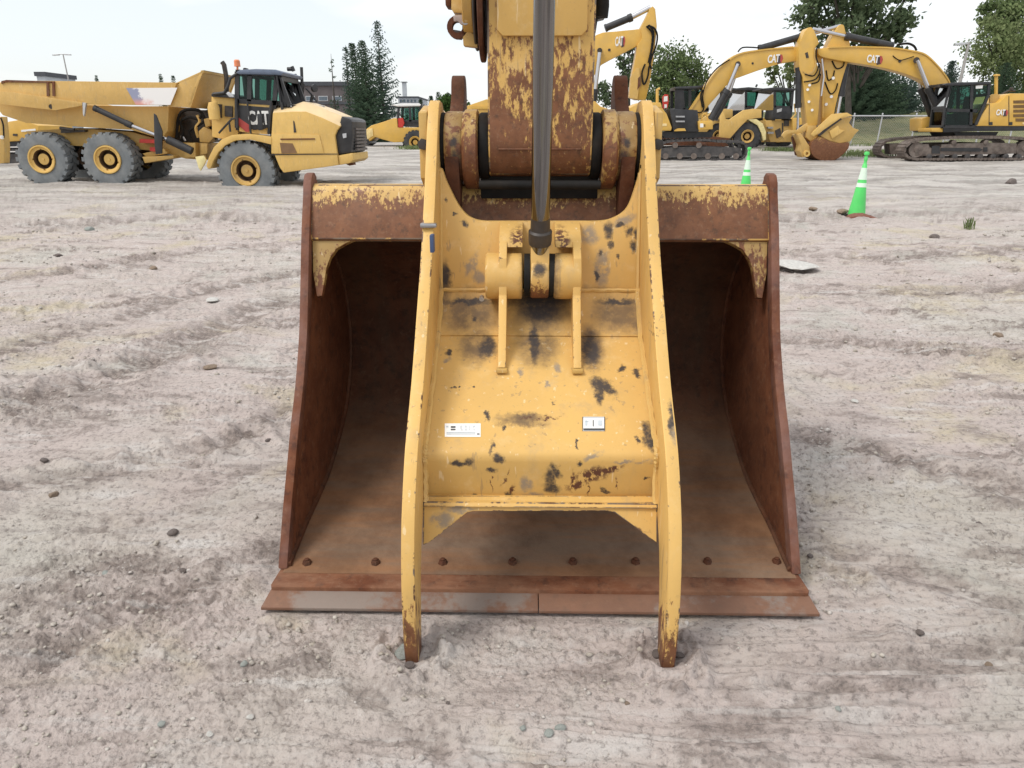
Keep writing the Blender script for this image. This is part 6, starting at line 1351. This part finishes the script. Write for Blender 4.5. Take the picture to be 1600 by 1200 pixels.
def stone(px, py, size_px, mi, label, group=None, seed=0, flat=.6, asp=1.0):
    p = PZ(px, py, 0); p = PZ(px, py, gz(p.x, p.y)); p.z = gz(p.x, p.y); d = (p - CAM_LOC).dot(FW); r_ = size_px * d / F_PX / 2
    me = stone_mesh(seed or int(px * 7 + py)); me.materials.append(stone_mats[mi])
    o = bpy.data.objects.new('stone', me); COL.objects.link(o); o.location = p + Vector((0, 0, r_ * .22)); o.scale = (r_ * asp, r_, r_ * flat / .6)
    o.rotation_euler = (0, 0, random.random() * 6); tag(o, label, 'stone', group)
stone(331, 469, 21, 0, 'flat white stone alone on the dirt left of the bucket, farthest of the pale ones', flat=.35, asp=1.3)
stone(330, 576, 22, 2, 'brown flat stone half way up the dirt left of the bucket', flat=.4, asp=1.2)
stone(876, 1140, 20, 1, 'angular grey green stone lying in front of the thumb, larger of a pair')
stone(858, 1146, 18, 1, 'grey green stone touching the angular one in front of the thumb')
stone(816, 1138, 12, 1, 'small grey green chip left of the pair in front of the thumb')
stone(84, 775, 16, 2, 'brown round stone beside tracks near the left picture edge')
stone(165, 898, 15, 1, 'grey stone on striped dirt low at the left')
stone(253, 1131, 14, 1, 'grey stone on the trampled dirt at lower left')
stone(390, 1116, 13, 0, 'pale stone on the trampled dirt, lower left of the left thumb tip')
stone(327, 1147, 13, 0, 'pale stone lowest in the trampled dirt at lower left')
stone(628, 1012, 34, 1, 'dark grey clod pressed against the outside of the left thumb tip', flat=.7)
stone(640, 1042, 18, 4, 'small dark clod under the left thumb tip')
stone(1026, 1025, 20, 4, 'dark clod at the inner side of the right thumb tip')
stone(1063, 1018, 16, 4, 'dark clod at the outer side of the right thumb tip')
stone(1346, 343, 34, 3, 'reddish brick lump lying at the foot of the free standing cone', flat=.45, asp=1.4)
stone(1316, 343, 22, 2, 'brown clod beside the reddish brick lump', flat=.4)
stone(1240, 424, 70, 0, 'long pale slab lying flat just right of the bucket side', flat=.10, asp=1.6)
stone(1334, 629, 14, 0, 'round white stone on the dirt right of the bucket')
stone(270, 834, 18, 4, 'dark clod on the dirt left of the bucket foot')
stone(286, 893, 15, 4, 'dark clod nearest the left corner of the cutting edge')
for i, (x, y, s, lb) in enumerate(((1437, 990, 14, 'dark clod on the open dirt right of the cutting edge'), (1545, 1035, 13, 'brown stone lowest of those at the far right'), (1310, 1108, 11, 'grey stone in the dirt below the right end of the cutting edge'),
        (1530, 820, 11, 'dark clod high on the right, level with the bucket floor'), (1265, 870, 11, 'dark clod close beside the right foot of the bucket'), (1560, 525, 17, 'dark clod largest of the two by the rut at the right edge'), (1520, 560, 14, 'brown clod nearest the viewer of the two by the rut at the right edge'),
        (1460, 372, 16, 'grey stone below the small green weed'), (1580, 284, 20, 'dark clod in front of the right excavator tracks'), (1270, 330, 14, 'dark clod between the bucket corner and the free standing cone'),
        (380, 1036, 14, 'brown clod low between the striped dirt and the left thumb tip'), (70, 720, 14, 'dark clod at the left picture edge above the brown round stone'), (420, 690, 12, 'brown clod close against the left side plate of the bucket'),
        (240, 420, 14, 'brown stone on the dirt under the middle of the left dump truck'), (140, 360, 16, 'dark clod on the rough dark strip before the dump truck tyres'), (90, 400, 15, 'dark clod just nearer than the rough strip at the far left'), (700, 1100, 9, 'tiny clod in front of the left thumb tip'), (980, 1100, 9, 'tiny clod in front of the right thumb tip'))):
    stone(x, y, s, (4, 2, 1, 4)[i % 4], lb, 'loose clods scattered over the dirt')

def gravel():
    rng = np.random.RandomState(5); n = 15000
    t = (1 + 5 ** .5) / 2; ico = np.array([(-1, t, 0), (1, t, 0), (-1, -t, 0), (1, -t, 0), (0, -1, t), (0, 1, t), (0, -1, -t), (0, 1, -t), (t, 0, -1), (t, 0, 1), (-t, 0, -1), (-t, 0, 1)]) / 1.9
    fa = np.array([(0, 11, 5), (0, 5, 1), (0, 1, 7), (0, 7, 10), (0, 10, 11), (1, 5, 9), (5, 11, 4), (11, 10, 2), (10, 7, 6), (7, 1, 8), (3, 9, 4), (3, 4, 2), (3, 2, 6), (3, 6, 8), (3, 8, 9), (4, 9, 5), (2, 4, 11), (6, 2, 10), (8, 6, 7), (9, 8, 1)])
    u = rng.rand(n); y = 1.25 * (14 / 1.25) ** (u ** .8); x = (rng.rand(n) * 2 - 1) * (.8 * y + .2)
    # clustered: keep more where the dirt is crumbly
    k = fbm(x / 1.3, y / 1.3, 3, off=31) + .9 * fbm(x / .3, y / .3, 2, off=55); ok = (rng.rand(n) < smooth((k + .35) / .9)) & ~((np.abs(x) < 1.0) & (y > 2.2) & (y < 3.8)) 
    x, y = x[ok], y[ok]; n = len(x); r = (.0020 + .0065 * rng.rand(n) ** 5) * (1 + y * .22)
    z = height(x, y) + r * .25
    v = ico[None] * (1 + .35 * (rng.rand(n, 12, 1) - .5)) * r[:, None, None] * (1 + .5 * (rng.rand(n, 1, 3) - .5)) * np.array([1, 1, .72])
    v = v + np.stack([x, y, z], -1)[:, None, :]
    f = fa[None] + (np.arange(n) * 12)[:, None, None]
    me = bpy.data.meshes.new('gravel'); co = v.reshape(-1, 3).astype(np.float32); q = f.reshape(-1, 3).astype(np.int32)
    me.vertices.add(len(co)); me.vertices.foreach_set('co', co.ravel()); me.loops.add(q.size); me.loops.foreach_set('vertex_index', q.ravel())
    me.polygons.add(len(q)); me.polygons.foreach_set('loop_start', np.arange(0, q.size, 3, dtype=np.int32)); me.update(calc_edges=True)
    b = N('gravel'); w1 = b.noise(3, 2); w2 = b.noise(40, 2, .8)
    c = b.mix(b.ramp(w2, .38, .62), (.30, .27, .25), (.50, .47, .44)); c = b.mix(b.ramp(w1, .4, .6, 0, .4), c, (.38, .34, .26))
    me.materials.append(b.done(c, .95, spec=.2)); o = bpy.data.objects.new('gravel', me); COL.objects.link(o)
    tag(o, 'loose gravel and crumbs scattered over the dry dirt', kind='stuff')
gravel()
def weeds(name, label, cat, pts, mat, n, hgt, stuff=False):
    rg = np.random.RandomState(77); c = Vector(pts[0][:3]) if not stuff else Vector((0, 0, 0)); q = np.repeat(np.array(pts), n, 0); m_ = len(q)
    x = q[:, 0] + rg.normal(size=m_) * q[:, 3]; y = q[:, 1] + rg.normal(size=m_) * q[:, 3]; p = np.stack([x, y, height(x, y)], -1) - np.array(c)
    a = rg.rand(m_) * 6.28; h = (hgt * rg.uniform(.5, 1.2, m_))[:, None]; d = np.stack([np.cos(a), np.sin(a), 0 * a], -1); s = np.stack([-d[:, 1], d[:, 0], 0 * a], -1) * hgt * .09
    up = np.array([0, 0, 1.]); tp = p + d * h * rg.uniform(.1, .7, (m_, 1)) + up * h; md = (p + tp) / 2 + up * h * .15
    co = np.stack([p - s * .5, p + s * .5, md + s, tp, md - s], 1).reshape(-1, 3)
    o = bpy.data.objects.new(name, np_quads(name, co, M[mat], 5)); COL.objects.link(o); o.location = c; tag(o, label, cat, kind='stuff' if stuff else None); return o
p = PZ(1513, 355, 0); weeds('weed', 'small green weed growing alone in the dirt right of the free standing cone', 'plant', [(p.x, p.y, gz(p.x, p.y), .05)], 'poplar_pale', 26, .17)
pts = []
rnd = random.Random(9)
for (x0, x1, y_) in ((1335, 1420, 43.5), (1300, 1400, 40.5), (632, 668, 49.0), (1205, 1245, 46.5), (1330, 1640, 54.3)):
    for _ in range(16):
        q = P(rnd.uniform(x0, x1), 225, y_ + rnd.uniform(-.6, .6)); pts.append((q.x, q.y, gz(q.x, q.y), .35))
weeds('grass_tufts', 'low green grass and weeds along the fence foot and round the parked machines', None, pts, 'poplar_pale', 34, .22, True)
